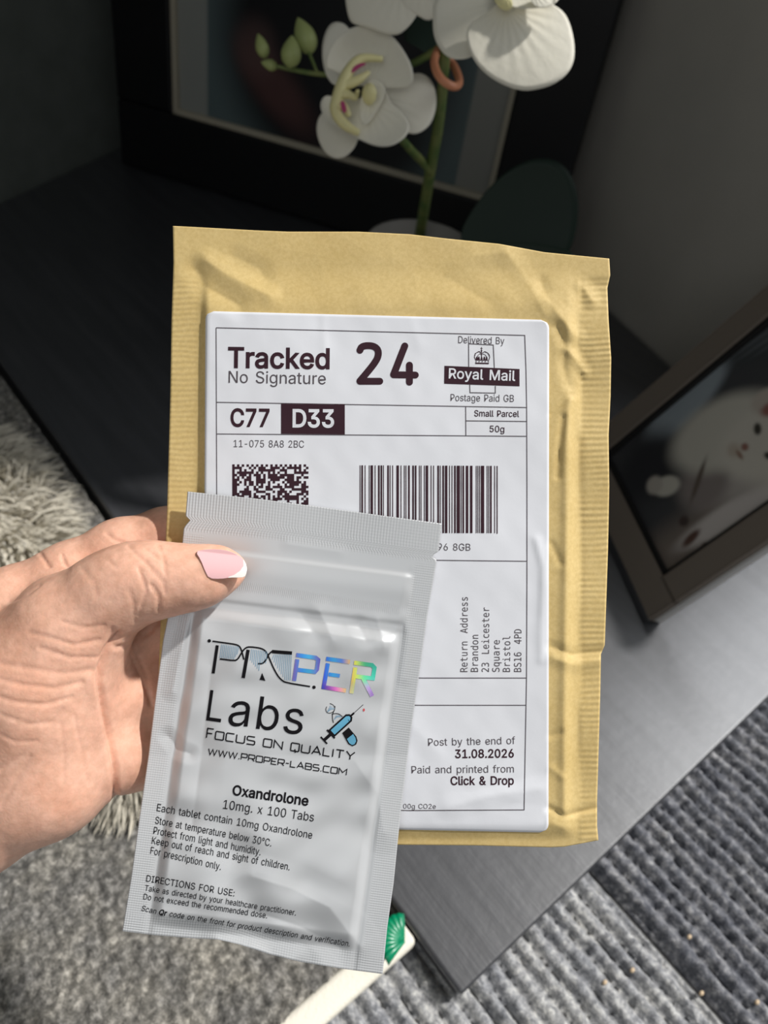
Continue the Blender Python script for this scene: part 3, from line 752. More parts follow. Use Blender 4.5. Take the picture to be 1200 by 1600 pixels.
# letter outlines: advance | contour | contour ..., 500 units to the em
SANS = {"&":"224|98,-3 75,-1 55,6 39,17 27,31 20,48 17,67 19,82 24,95 42,117 70,139 108,168 118,176 127,187 131,202 129,214 123,223 113,228 101,230 84,227 73,216 68,199 73,182 84,164 102,142 219,0 182,0 86,116 61,146 44,172 39,185 38,199 40,215 45,229 55,241 67,249 82,255 100,257 118,255 133,249 145,241 154,230 160,217 162,202 158,181 146,162 128,146 77,109 55,87 50,77 48,66 50,54 55,44 62,35 72,29 83,25 96,23 111,25 126,30 151,48 160,61 168,76 173,93 174,112 204,112 202,90 198,72 185,46 173,31 166,23 153,12 136,3 117,-2","-":"227|168,122 168,94 57,94 57,122",".":"94|48,-2 39,-1 31,4 26,12 25,20 26,29 31,37 39,42 48,43 56,42 64,37 69,29 71,20 69,12 64,4 56,-1","0":"227|113,-3 87,0 65,12 47,31 34,57 27,89 24,127 27,165 35,197 48,223 65,242 87,254 113,258 139,254 161,242 179,223 192,197 200,165 203,127 200,89 192,57 179,31 162,12 140,0|113,25 131,28 145,37 157,52 165,72 170,97 172,127 170,157 165,182 157,203 145,218 131,227 113,230 96,227 82,218 70,203 62,182 56,157 55,127 56,97 62,72 70,52 82,37 96,28","1":"227|38,0 38,27 195,27 195,0|138,254 138,0 106,0 106,224 105,224 43,179 43,213 99,254","2":"227|32,0 32,24 117,114 141,141 155,163 160,186 159,198 154,209 146,218 137,224 112,230 98,228 86,224 77,216 69,207 65,195 64,181 33,181 35,202 43,221 55,237 72,248 91,255 112,258 134,255 153,248 169,237 181,223 188,205 191,186 185,159 168,129 133,90 76,30 76,28 195,28 195,0","3":"227|109,-3 87,-1 66,5 49,15 35,29 26,46 22,66 55,66 57,54 63,44 72,35 83,30 109,25 138,30 149,37 157,46 163,58 165,72 163,86 158,98 150,109 137,117 121,122 101,124 78,124 78,150 144,224 144,226 35,226 35,254 186,254 186,230 106,139 106,144 132,144 154,138 172,127 185,111 194,93 196,72 194,51 185,33 172,18 154,6 133,-1","4":"227|20,53 20,79 123,254 155,254 54,83 54,81 207,81 207,53|141,0 141,61 141,73 141,159 171,159 171,0","5":"227|111,-3 89,-1 70,6 54,16 41,30 33,47 30,65 61,65 64,54 69,44 87,30 111,25 125,27 138,32 149,41 157,52 162,66 164,81 162,97 157,111 148,122 137,131 124,137 109,138 84,134 64,123 34,126 48,254 183,254 183,226 75,226 67,151 68,151 89,162 115,167 131,165 147,160 161,153 172,143 182,130 189,116 194,99 195,82 193,58 184,38 171,21 154,8 134,-1","6":"227|113,-3 91,-1 71,7 55,20 42,37 34,58 32,81 34,100 40,119 69,170 126,254 161,254 75,131 73,131 83,144 98,153 117,157 139,155 158,147 173,136 185,120 192,101 194,79 192,56 184,36 171,20 155,7 135,-1|113,24 127,26 139,31 149,40 157,51 162,64 164,79 162,94 157,107 149,118 139,126 127,131 113,133 99,131 87,126 77,118 69,107 64,94 62,79 64,64 69,51 77,40 87,31 99,26","7":"227|48,0 162,224 162,226 31,226 31,254 195,254 195,224 82,0","8":"227|113,-3 89,-1 68,6 50,17 37,31 29,48 26,68 28,83 33,98 40,110 51,121 63,128 76,132 76,133 59,141 46,154 38,171 35,190 38,209 45,225 57,239 73,249 92,256 113,258 134,256 153,249 169,239 181,225 188,209 191,190 188,171 180,154 167,141 150,133 150,132 164,128 176,121 186,110 194,98 199,83 200,68 198,48 189,31 176,17 158,6 137,-1|113,25 129,26 142,30 153,37 161,46 167,57 168,69 167,83 161,94 153,104 141,111 128,116 113,118 98,116 85,111 73,104 65,94 59,83 58,69 59,57 64,46 73,37 84,30 97,26|113,145 137,150 146,157 154,165 158,176 160,188 158,200 154,210 147,218 138,225 113,230 89,225 79,218 72,210 68,200 66,188 68,176 72,165 79,157 89,150","9":"227|113,258 135,255 155,247 171,234 184,217 192,197 194,173 192,155 186,135 158,84 100,0 65,0 151,124 154,124 144,111 128,101 109,97 87,100 69,107 53,119 41,134 34,154 32,176 34,198 42,218 55,235 71,247 91,255|113,230 99,228 87,223 77,215 69,204 64,191 63,176 64,161 69,148 77,137 87,129 99,123 113,122 127,123 139,129 149,137 157,147 162,160 164,175 162,190 157,204 150,215 139,223 127,228",":":"94|48,-2 39,-1 31,4 26,12 25,20 26,29 31,37 39,42 48,43 56,42 64,37 69,29 71,20 69,12 64,4 56,-1|48,135 39,137 31,142 26,149 25,158 26,167 31,174 39,179 48,181 56,179 64,174 69,167 71,158 69,149 64,142 56,137","A":"240|8,0 101,254 138,254 231,0 198,0 144,151 132,186 116,239 123,239 106,185 95,151 43,0|55,71 55,99 185,99 185,71","B":"228|30,0 30,254 121,254 145,252 164,245 180,235 190,221 197,205 199,187 198,172 193,160 178,143 157,133 157,131 170,129 182,123 192,114 201,102 207,86 209,68 207,50 200,33 189,20 172,9 151,2 123,0|62,29 122,29 148,31 165,40 175,53 178,68 176,81 171,92 163,102 153,109 140,114 124,115 62,115|62,143 119,143 144,148 154,155 162,163 166,174 168,186 165,202 156,214 141,223 120,226 62,226","C":"255|134,-3 103,1 75,12 52,32 35,58 24,90 20,127 24,165 35,197 52,223 75,242 103,254 134,258 170,252 186,245 201,236 214,224 224,209 232,193 236,174 204,174 195,197 179,214 158,224 134,228 111,225 92,216 75,202 62,182 54,157 52,127 54,97 63,72 75,53 92,38 112,29 134,26 158,30 179,40 195,57 204,80 236,80 232,62 224,45 214,31 201,19 187,9 170,2 153,-2","D":"251|109,0 48,0 48,29 107,29 136,31 159,40 177,55 189,75 197,99 200,128 197,156 190,180 177,200 160,214 138,223 110,226 47,226 47,254 113,254 147,251 176,239 200,221 217,196 227,164 231,128 227,91 217,59 199,34 175,15 145,4|62,254 62,0 30,0 30,254","E":"209|30,0 30,254 186,254 186,226 62,226 62,143 178,143 178,114 62,114 62,29 188,29 188,0","F":"205|30,0 30,254 185,254 185,226 62,226 62,139 173,139 173,111 62,111 62,0","G":"260|134,-3 102,1 75,13 52,32 35,58 24,90 20,127 24,165 35,197 52,223 74,242 102,254 132,258 152,256 170,252 187,245 202,235 214,222 225,208 232,192 237,174 204,174 194,197 178,213 158,224 133,228 111,225 92,216 75,202 62,182 54,157 52,127 54,97 63,72 75,53 92,38 112,29 134,26 155,29 172,36 187,47 198,62 205,80 207,101 217,100 141,100 141,128 239,128 239,100 236,71 225,45 209,25 188,9 163,0","I":"150|16,0 16,29 59,29 59,226 16,226 16,254 135,254 135,226 91,226 91,29 135,29 135,0","K":"233|52,73 52,108 70,131 87,152 106,172 182,254 224,254 116,138 114,138|30,0 30,254 62,254 62,167 62,112 62,97 62,0|186,0 94,130 114,155 224,0","L":"196|30,0 30,254 62,254 62,29 181,29 181,0","M":"314|30,0 30,254 76,254 139,94 144,79 150,61 156,42 161,24 154,24 159,41 165,61 171,79 176,94 238,254 284,254 284,0 252,0 252,145 252,163 253,184 253,207 253,229 256,229 249,205 241,181 234,161 228,145 171,0 143,0 85,145 80,160 72,181 65,204 56,229 59,229 60,208 60,186 61,164 61,145 61,0","N":"262|30,0 30,254 68,254 172,91 181,75 194,53 207,27 202,27 200,54 200,79 199,97 199,254 232,254 232,0 193,0 101,145 89,165 74,191 54,226 60,227 61,192 62,164 62,145 62,0","O":"267|133,-3 103,1 75,12 52,32 35,58 24,90 20,127 24,165 35,197 52,223 75,242 103,254 133,258 164,254 192,242 215,223 232,197 243,165 247,127 243,90 232,58 215,32 192,12 164,1|133,26 155,29 175,38 191,52 204,72 212,97 215,127 212,157 204,182 191,202 175,216 155,225 133,228 112,225 92,216 75,202 63,182 54,157 52,127 54,97 63,72 75,52 92,38 112,29","P":"222|30,0 30,254 118,254 144,252 166,244 183,231 195,215 202,195 204,174 202,152 195,133 183,116 166,104 144,96 118,93 55,93 55,121 116,121 134,123 149,128 159,136 167,147 171,160 172,174 171,188 167,201 159,211 148,219 134,224 116,226 62,226 62,0","Q":"267|123,80 156,80 185,42 192,32 234,-24 200,-24 173,13 166,23|133,-3 103,1 75,12 52,32 35,58 24,90 20,127 24,165 35,197 52,223 75,242 103,254 133,258 164,254 192,242 215,223 232,197 243,165 247,127 243,90 232,58 215,32 192,12 164,1|133,26 155,29 175,38 191,52 204,72 212,97 215,127 212,157 204,182 191,202 175,216 155,225 133,228 112,225 92,216 75,202 63,182 54,157 52,127 54,97 63,72 75,52 92,38 112,29","R":"224|30,0 30,254 118,254 145,252 167,244 183,232 195,217 202,198 205,176 202,154 195,136 183,120 166,109 145,101 118,99 48,99 48,128 117,128 135,129 149,133 160,141 167,150 171,162 173,176 171,190 167,202 159,212 149,220 134,224 116,226 62,226 62,0|177,0 115,115 151,115 214,0","S":"223|112,-4 86,-2 64,5 46,15 32,30 23,48 19,68 52,68 55,55 62,44 71,35 83,29 112,25 128,26 143,30 155,37 165,46 171,57 173,70 171,81 166,89 148,102 122,111 92,120 64,130 43,145 30,163 26,186 29,206 37,224 51,238 69,249 90,256 114,258 137,256 158,249 175,238 189,224 197,208 200,189 169,189 163,206 151,219 134,227 112,229 97,228 84,224 73,218 64,209 59,199 58,188 60,176 65,167 85,154 106,147 132,140 156,132 179,119 197,99 202,85 204,69 201,50 193,32 180,17 162,5 139,-2","T":"224|16,226 16,254 208,254 208,226 128,226 128,0 96,0 96,226","U":"259|129,-4 101,-1 77,8 57,22 42,40 33,62 30,87 30,254 62,254 62,89 64,72 70,57 80,44 94,34 110,28 129,26 149,28 165,34 179,44 188,57 194,72 196,89 196,254 229,254 229,87 226,62 216,40 201,22 182,8 157,-1","a":"195|80,-4 63,-3 47,2 34,11 24,22 17,37 15,54 17,69 22,80 29,90 39,97 63,105 89,110 117,113 133,117 136,121 138,127 138,128 133,148 120,161 98,165 75,161 59,150 50,137 20,146 29,161 39,173 52,182 66,188 97,192 119,190 143,180 153,172 161,160 167,145 168,126 168,0 138,0 138,26 136,26 126,12 108,1|85,23 101,24 114,29 124,37 132,47 136,57 138,69 138,95 130,91 116,88 100,86 88,84 67,79 52,70 47,62 46,52 51,36 65,26","b":"212|115,-4 99,-3 86,2 69,16 59,29 56,29 56,0 26,0 26,254 57,254 57,160 59,160 69,173 86,186 98,191 115,192 137,189 156,180 173,166 185,146 193,122 195,94 193,66 185,42 173,23 157,8 137,-1|110,23 126,26 140,33 150,44 158,58 163,75 164,95 163,114 158,131 150,145 140,156 126,163 110,165 94,163 81,156 70,145 62,131 58,114 56,95 58,75 63,58 70,43 81,32 94,26","c":"198|104,-4 79,-1 58,8 41,23 28,43 20,66 17,94 20,122 28,146 41,165 58,180 79,189 104,192 130,189 153,178 170,161 181,138 151,131 145,145 135,155 121,162 104,165 86,162 73,155 62,144 54,129 50,112 48,94 50,75 54,59 62,44 73,33 86,26 104,23 121,26 135,33 146,44 152,59 181,51 171,28 153,11 130,0","d":"212|98,-4 75,-1 56,8 40,23 27,42 20,66 17,94 20,122 27,146 40,166 56,180 75,189 98,192 114,191 126,186 144,173 153,160 155,160 155,254 186,254 186,0 156,0 156,29 153,29 143,16 126,2 114,-3|102,23 118,26 132,32 142,43 150,58 154,75 156,95 154,114 150,131 142,145 132,156 118,163 102,165 86,163 72,156 62,145 54,131 50,114 48,95 50,75 54,58 62,44 73,33 86,26","e":"202|106,-4 80,-1 58,8 41,23 28,42 20,66 17,93 20,121 28,145 40,165 58,180 78,189 103,192 133,187 147,180 160,170 170,157 179,141 184,121 186,97 186,85 37,85 37,110 169,110 155,101 153,119 149,134 141,147 131,157 118,163 103,165 87,163 73,157 62,147 54,135 50,121 48,105 48,89 50,69 55,53 64,40 76,31 90,25 106,23 127,26 143,36 153,53 182,45 177,32 168,20 156,10 141,2 125,-3","f":"127|114,190 114,164 3,164 3,190|40,0 40,216 42,231 48,243 57,252 68,259 94,265 111,263 121,260 114,234 107,236 97,237 85,235 77,230 72,221 71,209 71,0","g":"213|103,-75 84,-74 67,-70 41,-55 25,-35 51,-20 61,-33 77,-44 103,-49 124,-46 141,-38 152,-23 156,-3 156,34 153,34 143,21 126,8 114,4 97,2 76,5 56,13 40,27 28,45 20,68 17,96 20,123 27,147 40,166 56,180 76,189 98,192 114,191 127,186 144,173 154,159 157,159 157,190 186,190 186,-4 183,-27 175,-45 162,-59 145,-68 125,-73|102,30 118,32 132,38 142,47 150,61 155,77 156,96 155,115 150,132 142,146 132,156 119,163 102,165 86,163 73,156 62,145 54,131 50,115 48,96 50,78 54,61 62,48 73,38 86,32","h":"205|57,113 57,0 26,0 26,254 57,254 57,144 51,144 62,166 76,181 94,189 114,192 132,190 148,184 161,174 170,160 177,142 179,120 179,0 148,0 148,118 145,137 136,152 123,161 105,165 92,163 80,159 71,151 63,141 58,129","i":"83|26,0 26,190 57,190 57,0|42,221 34,223 27,227 22,234 21,242 22,249 27,256 34,260 42,262 50,260 57,256 62,249 63,242 62,234 57,227 50,223","k":"190|55,68 55,106 60,106 142,190 180,190 92,100 89,100|26,0 26,254 57,254 57,0|147,0 74,93 96,114 186,0","l":"95|70,-1 50,2 37,10 29,24 26,42 26,254 57,254 57,49 60,31 65,27 73,26 80,26 85,27 90,1 81,0","m":"305|26,0 26,190 56,190 56,148 54,148 59,162 66,173 86,188 110,193 129,190 144,180 154,166 160,147 156,147 161,160 169,172 190,187 218,193 234,191 249,186 261,177 270,164 276,148 278,128 278,0 248,0 248,127 245,145 236,156 224,163 209,165 197,164 187,160 173,145 168,124 168,0 137,0 137,130 134,144 126,156 115,163 100,165 79,160 70,154 63,145 58,133 57,119 57,0","n":"205|57,113 57,0 26,0 26,190 56,190 56,144 51,144 62,166 76,181 94,189 114,192 132,190 147,184 160,174 170,160 176,142 179,120 179,0 148,0 148,118 145,137 136,152 123,161 105,165 92,163 80,159 71,151 63,141 58,129","o":"208|104,-4 79,-1 58,8 41,23 28,43 20,66 17,94 20,122 28,146 41,165 58,180 79,189 104,192 128,189 149,180 167,165 180,146 188,122 191,94 188,66 180,43 167,23 149,8 128,-1|104,23 121,26 135,33 146,44 154,59 158,75 160,94 158,112 154,129 146,144 135,155 121,162 104,165 86,162 73,155 62,144 54,129 50,112 48,94 50,75 54,59 62,44 73,33 86,26","p":"212|26,-71 26,190 56,190 56,160 59,160 69,173 86,186 98,191 115,192 137,189 156,180 173,166 185,146 193,122 195,94 193,66 185,42 173,23 157,8 137,-1 115,-4 99,-3 86,2 69,16 59,29 57,29 57,-71|110,23 126,26 140,33 150,44 158,58 163,75 164,95 163,114 158,131 150,145 140,156 126,163 110,165 94,163 81,156 70,145 62,131 58,114 56,95 58,75 63,58 70,43 81,32 94,26","r":"130|26,0 26,190 56,190 56,160 58,160 65,173 76,184 90,190 107,192 115,192 122,192 122,161 115,162 103,163 91,161 80,157 70,151 63,142 58,131 57,118 57,0","s":"182|91,-4 72,-3 56,2 42,9 31,19 23,32 18,47 47,53 53,40 62,30 75,25 91,23 108,25 122,31 131,40 134,51 132,60 127,68 118,74 106,78 75,85 52,93 36,104 27,119 23,137 26,152 33,166 43,177 58,185 74,190 94,192 112,191 127,186 140,179 149,170 162,145 134,139 129,149 121,158 110,164 94,166 78,164 65,158 57,150 54,139 56,129 62,122 86,111 115,105 137,97 153,86 162,71 166,53 163,37 156,24 145,12 130,3 112,-2","t":"114|102,190 102,164 3,164 3,190|32,236 63,236 63,49 64,38 68,31 75,26 85,25 93,26 101,27 107,1 96,-1 84,-2 62,1 46,11 36,26 32,46","u":"205|91,-3 73,-1 57,5 44,15 35,29 28,47 26,69 26,190 57,190 57,72 60,52 68,37 82,28 100,25 113,27 125,31 134,38 142,48 146,61 148,76 148,190 179,190 179,0 149,0 149,46 154,46 143,23 129,8 111,0","v":"195|81,0 9,190 42,190 83,78 93,43 103,10 92,10 101,43 112,78 152,190 186,190 113,0","w":"284|69,0 11,190 44,190 67,107 77,68 88,21 82,21 93,67 103,107 126,190 158,190 181,107 191,68 201,21 196,21 206,68 217,107 240,190 272,190 215,0 184,0 159,86 152,112 145,140 138,169 145,169 138,140 131,112 124,86 99,0","x":"189|10,0 86,109 86,86 14,190 50,190 74,153 90,127 104,103 88,103 101,127 117,153 141,190 176,190 104,84 104,107 179,0 143,0 115,43 100,68 86,91 102,91 89,68 74,43 46,0","y":"195|24,-69 31,-43 36,-44 52,-44 65,-37 75,-18 81,-1 9,190 42,190 83,78 93,43 103,10 92,10 101,43 112,78 153,190 186,190 102,-29 88,-54 70,-68 46,-73 32,-72","°":"158|79,142 64,143 50,149 39,158 29,170 23,184 22,199 23,214 29,228 39,240 50,249 64,254 79,256 94,254 108,249 120,240 129,228 134,214 136,199 134,184 129,170 120,158 108,149 94,143|79,167 95,171 107,183 111,199 107,215 95,226 79,231 63,226 52,215 47,199 52,183 63,171"}
MONO = {"1":"215|47,30 102,30 102,228 43,215 43,247 101,260 136,260 136,30 190,30 190,0 47,0","2":"215|65,30 184,30 184,0 26,0 26,30 83,90 117,127 140,162 145,175 147,189 143,208 134,223 119,232 99,235 65,229 29,212 29,247 64,260 98,265 132,260 159,244 177,221 183,191 181,174 175,158 165,140 150,121 121,89","3":"215|135,139 158,130 174,115 184,96 188,72 182,40 164,15 135,0 97,-5 60,-2 24,8 24,43 59,29 93,25 119,28 138,38 149,54 153,75 149,96 138,111 119,121 96,124 69,124 69,153 96,153 117,156 133,164 144,177 147,194 144,211 134,224 119,232 98,235 66,232 32,221 32,253 69,262 98,265 133,260 159,246 176,223 182,195 179,175 170,159 155,147","4":"215|128,228 46,91 128,91|122,260 163,260 163,91 198,91 198,62 163,62 163,0 128,0 128,62 18,62 18,95","6":"215|173,254 173,222 149,232 123,235 94,229 73,210 60,179 56,136 66,151 79,163 95,170 113,172 146,166 171,149 186,121 192,83 186,46 170,18 145,1 111,-5 71,3 44,27 28,69 23,130 29,188 48,230 79,256 122,265 148,262|110,144 90,140 75,128 65,109 62,83 65,58 75,39 90,27 110,22 130,26 145,38 154,57 157,83 154,110 145,129 130,140","A":"215|107,229 70,96 144,96|86,260 129,260 208,0 172,0 153,68 62,68 43,0 6,0","B":"215|64,124 64,29 106,29 132,32 150,40 159,54 163,75 159,97 149,112 131,121 106,124|64,231 64,153 105,153 127,155 142,162 151,175 153,194 151,211 142,222 127,229 105,231|29,260 106,260 141,256 167,243 183,222 189,194 186,173 177,156 163,145 143,139 166,132 183,117 194,97 198,71 192,40 175,18 146,5 106,0 29,0","D":"215|76,29 114,34 138,51 151,81 155,130 151,178 138,209 114,226 76,231 59,231 59,29|77,260 128,252 164,228 185,188 193,130 185,72 164,32 128,8 77,0 24,0 24,260","L":"215|37,260 73,260 73,30 198,30 198,0 37,0","P":"215|69,231 69,133 110,133 132,137 148,146 158,162 162,182 159,203 148,218 132,228 110,231|34,260 110,260 148,255 176,240 193,216 199,182 193,149 176,124 149,109 110,104 69,104 69,0 34,0","R":"215|132,123 145,118 155,110 166,95 179,71 215,0 177,0 146,66 133,89 122,102 109,108 94,110 60,110 60,0 25,0 25,260 97,260 135,255 163,241 180,217 186,185 182,161 172,143 155,130|60,231 60,139 99,139 121,142 136,150 146,164 149,185 145,205 136,219 119,228 97,231","S":"215|176,251 176,215 144,231 112,236 89,233 72,224 61,211 58,193 60,178 67,167 81,159 103,152 121,148 153,137 174,121 187,99 191,71 185,38 168,14 140,0 101,-5 65,-1 28,11 28,48 65,29 101,24 125,26 143,35 154,50 158,69 155,86 147,99 133,108 112,114 93,119 62,129 41,143 28,163 24,188 30,219 48,244 75,259 110,265 141,261","a":"215|122,98 112,98 87,96 69,88 59,76 55,59 58,43 66,32 78,24 95,22 119,26 137,40 148,62 152,91 152,98|184,111 184,0 152,0 152,29 141,14 126,3 109,-3 88,-5 62,-1 41,12 28,31 23,57 29,85 45,106 72,119 109,123 152,123 152,128 149,148 140,162 125,170 103,173 70,168 37,154 37,186 71,196 103,200 126,198 144,193 160,184 172,171 182,150","c":"215|185,10 158,-1 130,-5 90,2 59,22 40,54 34,97 40,140 59,173 90,193 130,200 158,196 185,185 185,151 159,167 130,173 104,168 84,153 72,129 68,97 72,65 84,42 104,27 130,22 160,27 185,43","d":"215|149,170 149,271 181,271 181,0 149,0 149,25 140,12 128,3 114,-3 97,-5 66,2 42,22 26,55 21,98 27,140 42,173 66,193 97,200 114,198 128,192 140,183|55,97 58,65 67,41 82,27 102,22 122,27 137,41 146,65 149,97 146,130 137,153 122,168 102,173 82,168 67,154 58,130","e":"215|194,106 194,90 55,90 55,89 59,61 71,40 92,26 118,22 150,27 186,42 186,10 151,-1 118,-5 78,2 47,22 28,55 21,97 28,139 46,172 76,193 113,200 147,193 172,174 188,145|162,115 158,140 148,158 133,169 112,173 91,169 74,157 62,139 56,115","i":"215|45,195 127,195 127,25 190,25 190,0 31,0 31,25 95,25 95,170 45,170|95,271 127,271 127,230 95,230","l":"215|111,71 113,52 119,38 129,30 143,27 180,27 180,0 139,0 114,5 95,18 83,41 79,71 79,248 28,248 28,273 111,273","n":"215|183,121 183,0 151,0 151,121 148,144 142,159 130,169 113,172 93,168 78,156 69,137 66,110 66,0 34,0 34,195 66,195 66,166 76,180 89,191 105,198 124,200 150,195 168,180 179,155","o":"215|107,173 86,168 70,154 61,130 58,97 61,65 70,41 86,27 107,22 129,27 144,41 154,65 157,97 154,130 144,154 129,168|107,200 143,193 169,173 185,141 191,97 185,53 169,21 143,2 107,-5 71,2 45,21 29,53 24,97 29,141 45,173 71,193","q":"215|58,97 61,64 70,40 84,26 104,21 125,26 140,40 148,64 151,97 148,129 140,153 125,167 104,172 84,167 70,153 61,129|151,24 142,11 130,2 116,-4 99,-6 68,1 44,21 29,54 24,96 29,139 44,172 68,192 99,199 116,197 130,191 142,182 151,169 151,194 184,194 184,-75 151,-75","r":"215|201,155 180,166 157,170 130,165 111,151 99,128 95,97 95,0 63,0 63,195 95,195 95,157 105,175 120,189 138,197 159,200 181,197 201,188","s":"215|169,188 169,157 142,169 113,173 94,171 81,166 73,157 70,144 72,133 78,125 92,118 118,112 131,110 152,103 167,92 176,76 179,56 174,31 159,11 134,-1 102,-5 71,-2 37,7 37,40 71,26 102,22 121,24 135,30 144,41 147,54 136,73 104,85 103,86 91,88 67,95 50,106 41,121 38,141 43,166 57,184 80,196 111,200 141,197","t":"215|107,250 107,195 180,195 180,170 107,170 107,64 109,46 115,34 126,28 144,26 180,26 180,0 140,0 110,4 90,14 79,34 75,64 75,170 23,170 23,195 75,195 75,250","u":"215|34,74 34,195 66,195 66,74 68,51 75,35 87,26 104,23 124,27 139,39 148,58 151,84 151,195 183,195 183,0 151,0 151,29 141,14 128,4 112,-3 93,-5 67,0 49,15 38,39"}
_tc = {}
def text_mesh(body, weight=0.0, shear=0.0, space=0.0, face=None):
    k_ = (body, weight, shear, space, id(face))
    if k_ in _tc: return _tc[k_]
    face = face or SANS
    VV, FF, x = [], [], 0
    def area(q): return .5 * np.sum(q[:, 0] * np.roll(q[:, 1], -1) - np.roll(q[:, 0], -1) * q[:, 1])
    def inside(p, q):
        a, b = q, np.roll(q, -1, 0)
        c = ((a[:, 1] > p[1]) != (b[:, 1] > p[1])) & (p[0] < (b[:, 0] - a[:, 0]) * (p[1] - a[:, 1]) / np.where(b[:, 1] == a[:, 1], 1e-9, b[:, 1] - a[:, 1]) + a[:, 0])
        return c.sum() % 2 == 1
    for ch in body:
        if ch == ' ':
            x += (301 if face is MONO else 140) / 500 + space; continue
        g = face[ch].split('|')
        cont = [np.array([[float(v) / 500 for v in p.split(',')] for p in poly.split(' ')]) for poly in g[1:]]
        sg = np.sign(area(max(cont, key=lambda q: abs(area(q)))))
        outs = [q for q in cont if np.sign(area(q)) == sg]; holes = [q for q in cont if np.sign(area(q)) != sg]
        for q in outs:
            mine = [h for h in holes if inside(h[0], q)]
            allp = np.vstack([q] + mine)
            tri = tessellate_polygon([[Vector((a, b, 0)) for a, b in z] for z in [q] + mine])
            base = len(VV)
            VV += [(x + a + shear * b, b) for a, b in allp]; FF += [tuple(base + k for k in t) for t in tri]
        if weight > 0:                                       # heavier cut: a band laid along every contour
            for q in cont:
                a = q - np.roll(q, 1, 0); b = np.roll(q, -1, 0) - q
                a /= np.linalg.norm(a, axis=1)[:, None]; b /= np.linalg.norm(b, axis=1)[:, None]
                na = np.stack([-a[:, 1], a[:, 0]], 1); nb = np.stack([-b[:, 1], b[:, 0]], 1)
                nn = na + nb; nn /= np.maximum(np.linalg.norm(nn, axis=1), 1e-6)[:, None]
                nn = nn / np.maximum((nn * na).sum(1), .6)[:, None] * weight
                base = len(VV); m_ = len(q)
                VV += [(x + p[0] + shear * p[1], p[1]) for p in q + nn] + [(x + p[0] + shear * p[1], p[1]) for p in q - nn]
                FF += [(base + k, base + (k + 1) % m_, base + m_ + (k + 1) % m_, base + m_ + k) for k in range(m_)]
        x += int(g[0]) / 500 + space
    vv, ff = np.array(VV), FF
    _tc[k_] = (vv, ff)
    return _tc[k_]
CAP = text_mesh('D')[0][:, 1].max()
def refine(q, ff, longest):
    """split long triangles so that big letters follow the surface they are printed on"""
    bm = bmesh.new()
    vs = [bm.verts.new((a, b, 0)) for a, b in q]
    for f in ff:
        try: bm.faces.new([vs[i] for i in f])
        except ValueError: pass
    bmesh.ops.triangulate(bm, faces=bm.faces)
    for _ in range(7):
        el = [e_ for e_ in bm.edges if e_.calc_length() > longest]
        if not el: break
        bmesh.ops.subdivide_edges(bm, edges=el, cuts=1)
        bmesh.ops.triangulate(bm, faces=[f for f in bm.faces if len(f.verts) > 3])
    bm.verts.index_update()
    q = np.array([w.co[:2] for w in bm.verts]); ff = [tuple(w.index for w in f.verts) for f in bm.faces]
    bm.free()
    return q, ff
def put_text(m, drape, body, p0, p1, cap, weight=0., up=None, off=.00012, shear=0., space=0., face=None):
    vv, ff = text_mesh(body, weight, shear, space, face)
    p0 = np.array(p0, float); p1 = np.array(p1, float)
    d = p1 - p0
    if up is None:
        up = np.array([d[1], -d[0]]) / np.linalg.norm(d)
    up = np.array(up, float)
    x0, x1 = vv[:, 0].min(), vv[:, 0].max()
    q = p0 + ((vv[:, 0] - x0) / (x1 - x0))[:, None] * d + (vv[:, 1] / CAP * cap)[:, None] * up
    q, ff = refine(q, ff, 12.)
    m.add(drape(q[:, 0], q[:, 1], off), ff)
def put_stroke(m, drape, pts, w, off=.00012, step=6., col=None, round_=False):
    """ribbon of width w px along a polyline with mitred corners"""
    pts = np.array(pts, float)
    n = len(pts); L = []; R = []
    for k in range(n):
        if k == 0: t = pts[1] - pts[0]; t /= np.linalg.norm(t); nn = np.array([-t[1], t[0]]); s = 1
        elif k == n - 1: t = pts[-1] - pts[-2]; t /= np.linalg.norm(t); nn = np.array([-t[1], t[0]]); s = 1
        else:
            a = pts[k] - pts[k - 1]; b = pts[k + 1] - pts[k]; a /= np.linalg.norm(a); b /= np.linalg.norm(b)
            t = a + b
            t = t / max(np.linalg.norm(t), 1e-6); nn = np.array([-t[1], t[0]]); s = 1 / max(.45, nn @ np.array([-a[1], a[0]]))
        L.append(pts[k] + nn * w / 2 * s); R.append(pts[k] - nn * w / 2 * s)
    V = []; Fc = []; C = []
    for k in range(n - 1):
        c = max(1, int(np.linalg.norm(pts[k + 1] - pts[k]) / step))
        b0 = len(V)
        for i in range(c + 1):
            t = i / c
            V += [L[k] * (1 - t) + L[k + 1] * t, R[k] * (1 - t) + R[k + 1] * t]
        for i in range(c): Fc.append((b0 + 2 * i, b0 + 2 * i + 1, b0 + 2 * i + 3, b0 + 2 * i + 2))
    V = np.array(V)
    cc = None
    if col is not None: cc = col(V[:, 0], V[:, 1])
    m.add(drape(V[:, 0], V[:, 1], off), Fc, cc)
def put_fill(m, drape, quad, off=.00012, step=8.):
    q = np.array(quad, float)
    if len(q) == 4:
        nu = max(2, int(np.linalg.norm(q[1] - q[0]) / step) + 1); nv = max(2, int(np.linalg.norm(q[3] - q[0]) / step) + 1)
        a, b = np.meshgrid(np.linspace(0, 1, nu), np.linspace(0, 1, nv), indexing='ij')
        p = ((1 - a) * (1 - b))[..., None] * q[0] + (a * (1 - b))[..., None] * q[1] + (a * b)[..., None] * q[2] + ((1 - a) * b)[..., None] * q[3]
        p = p.reshape(-1, 2); m.add(drape(p[:, 0], p[:, 1], off), grid_faces(nu, nv))
    else:
        m.add(drape(q[:, 0], q[:, 1], off), [tuple(range(len(q)))])
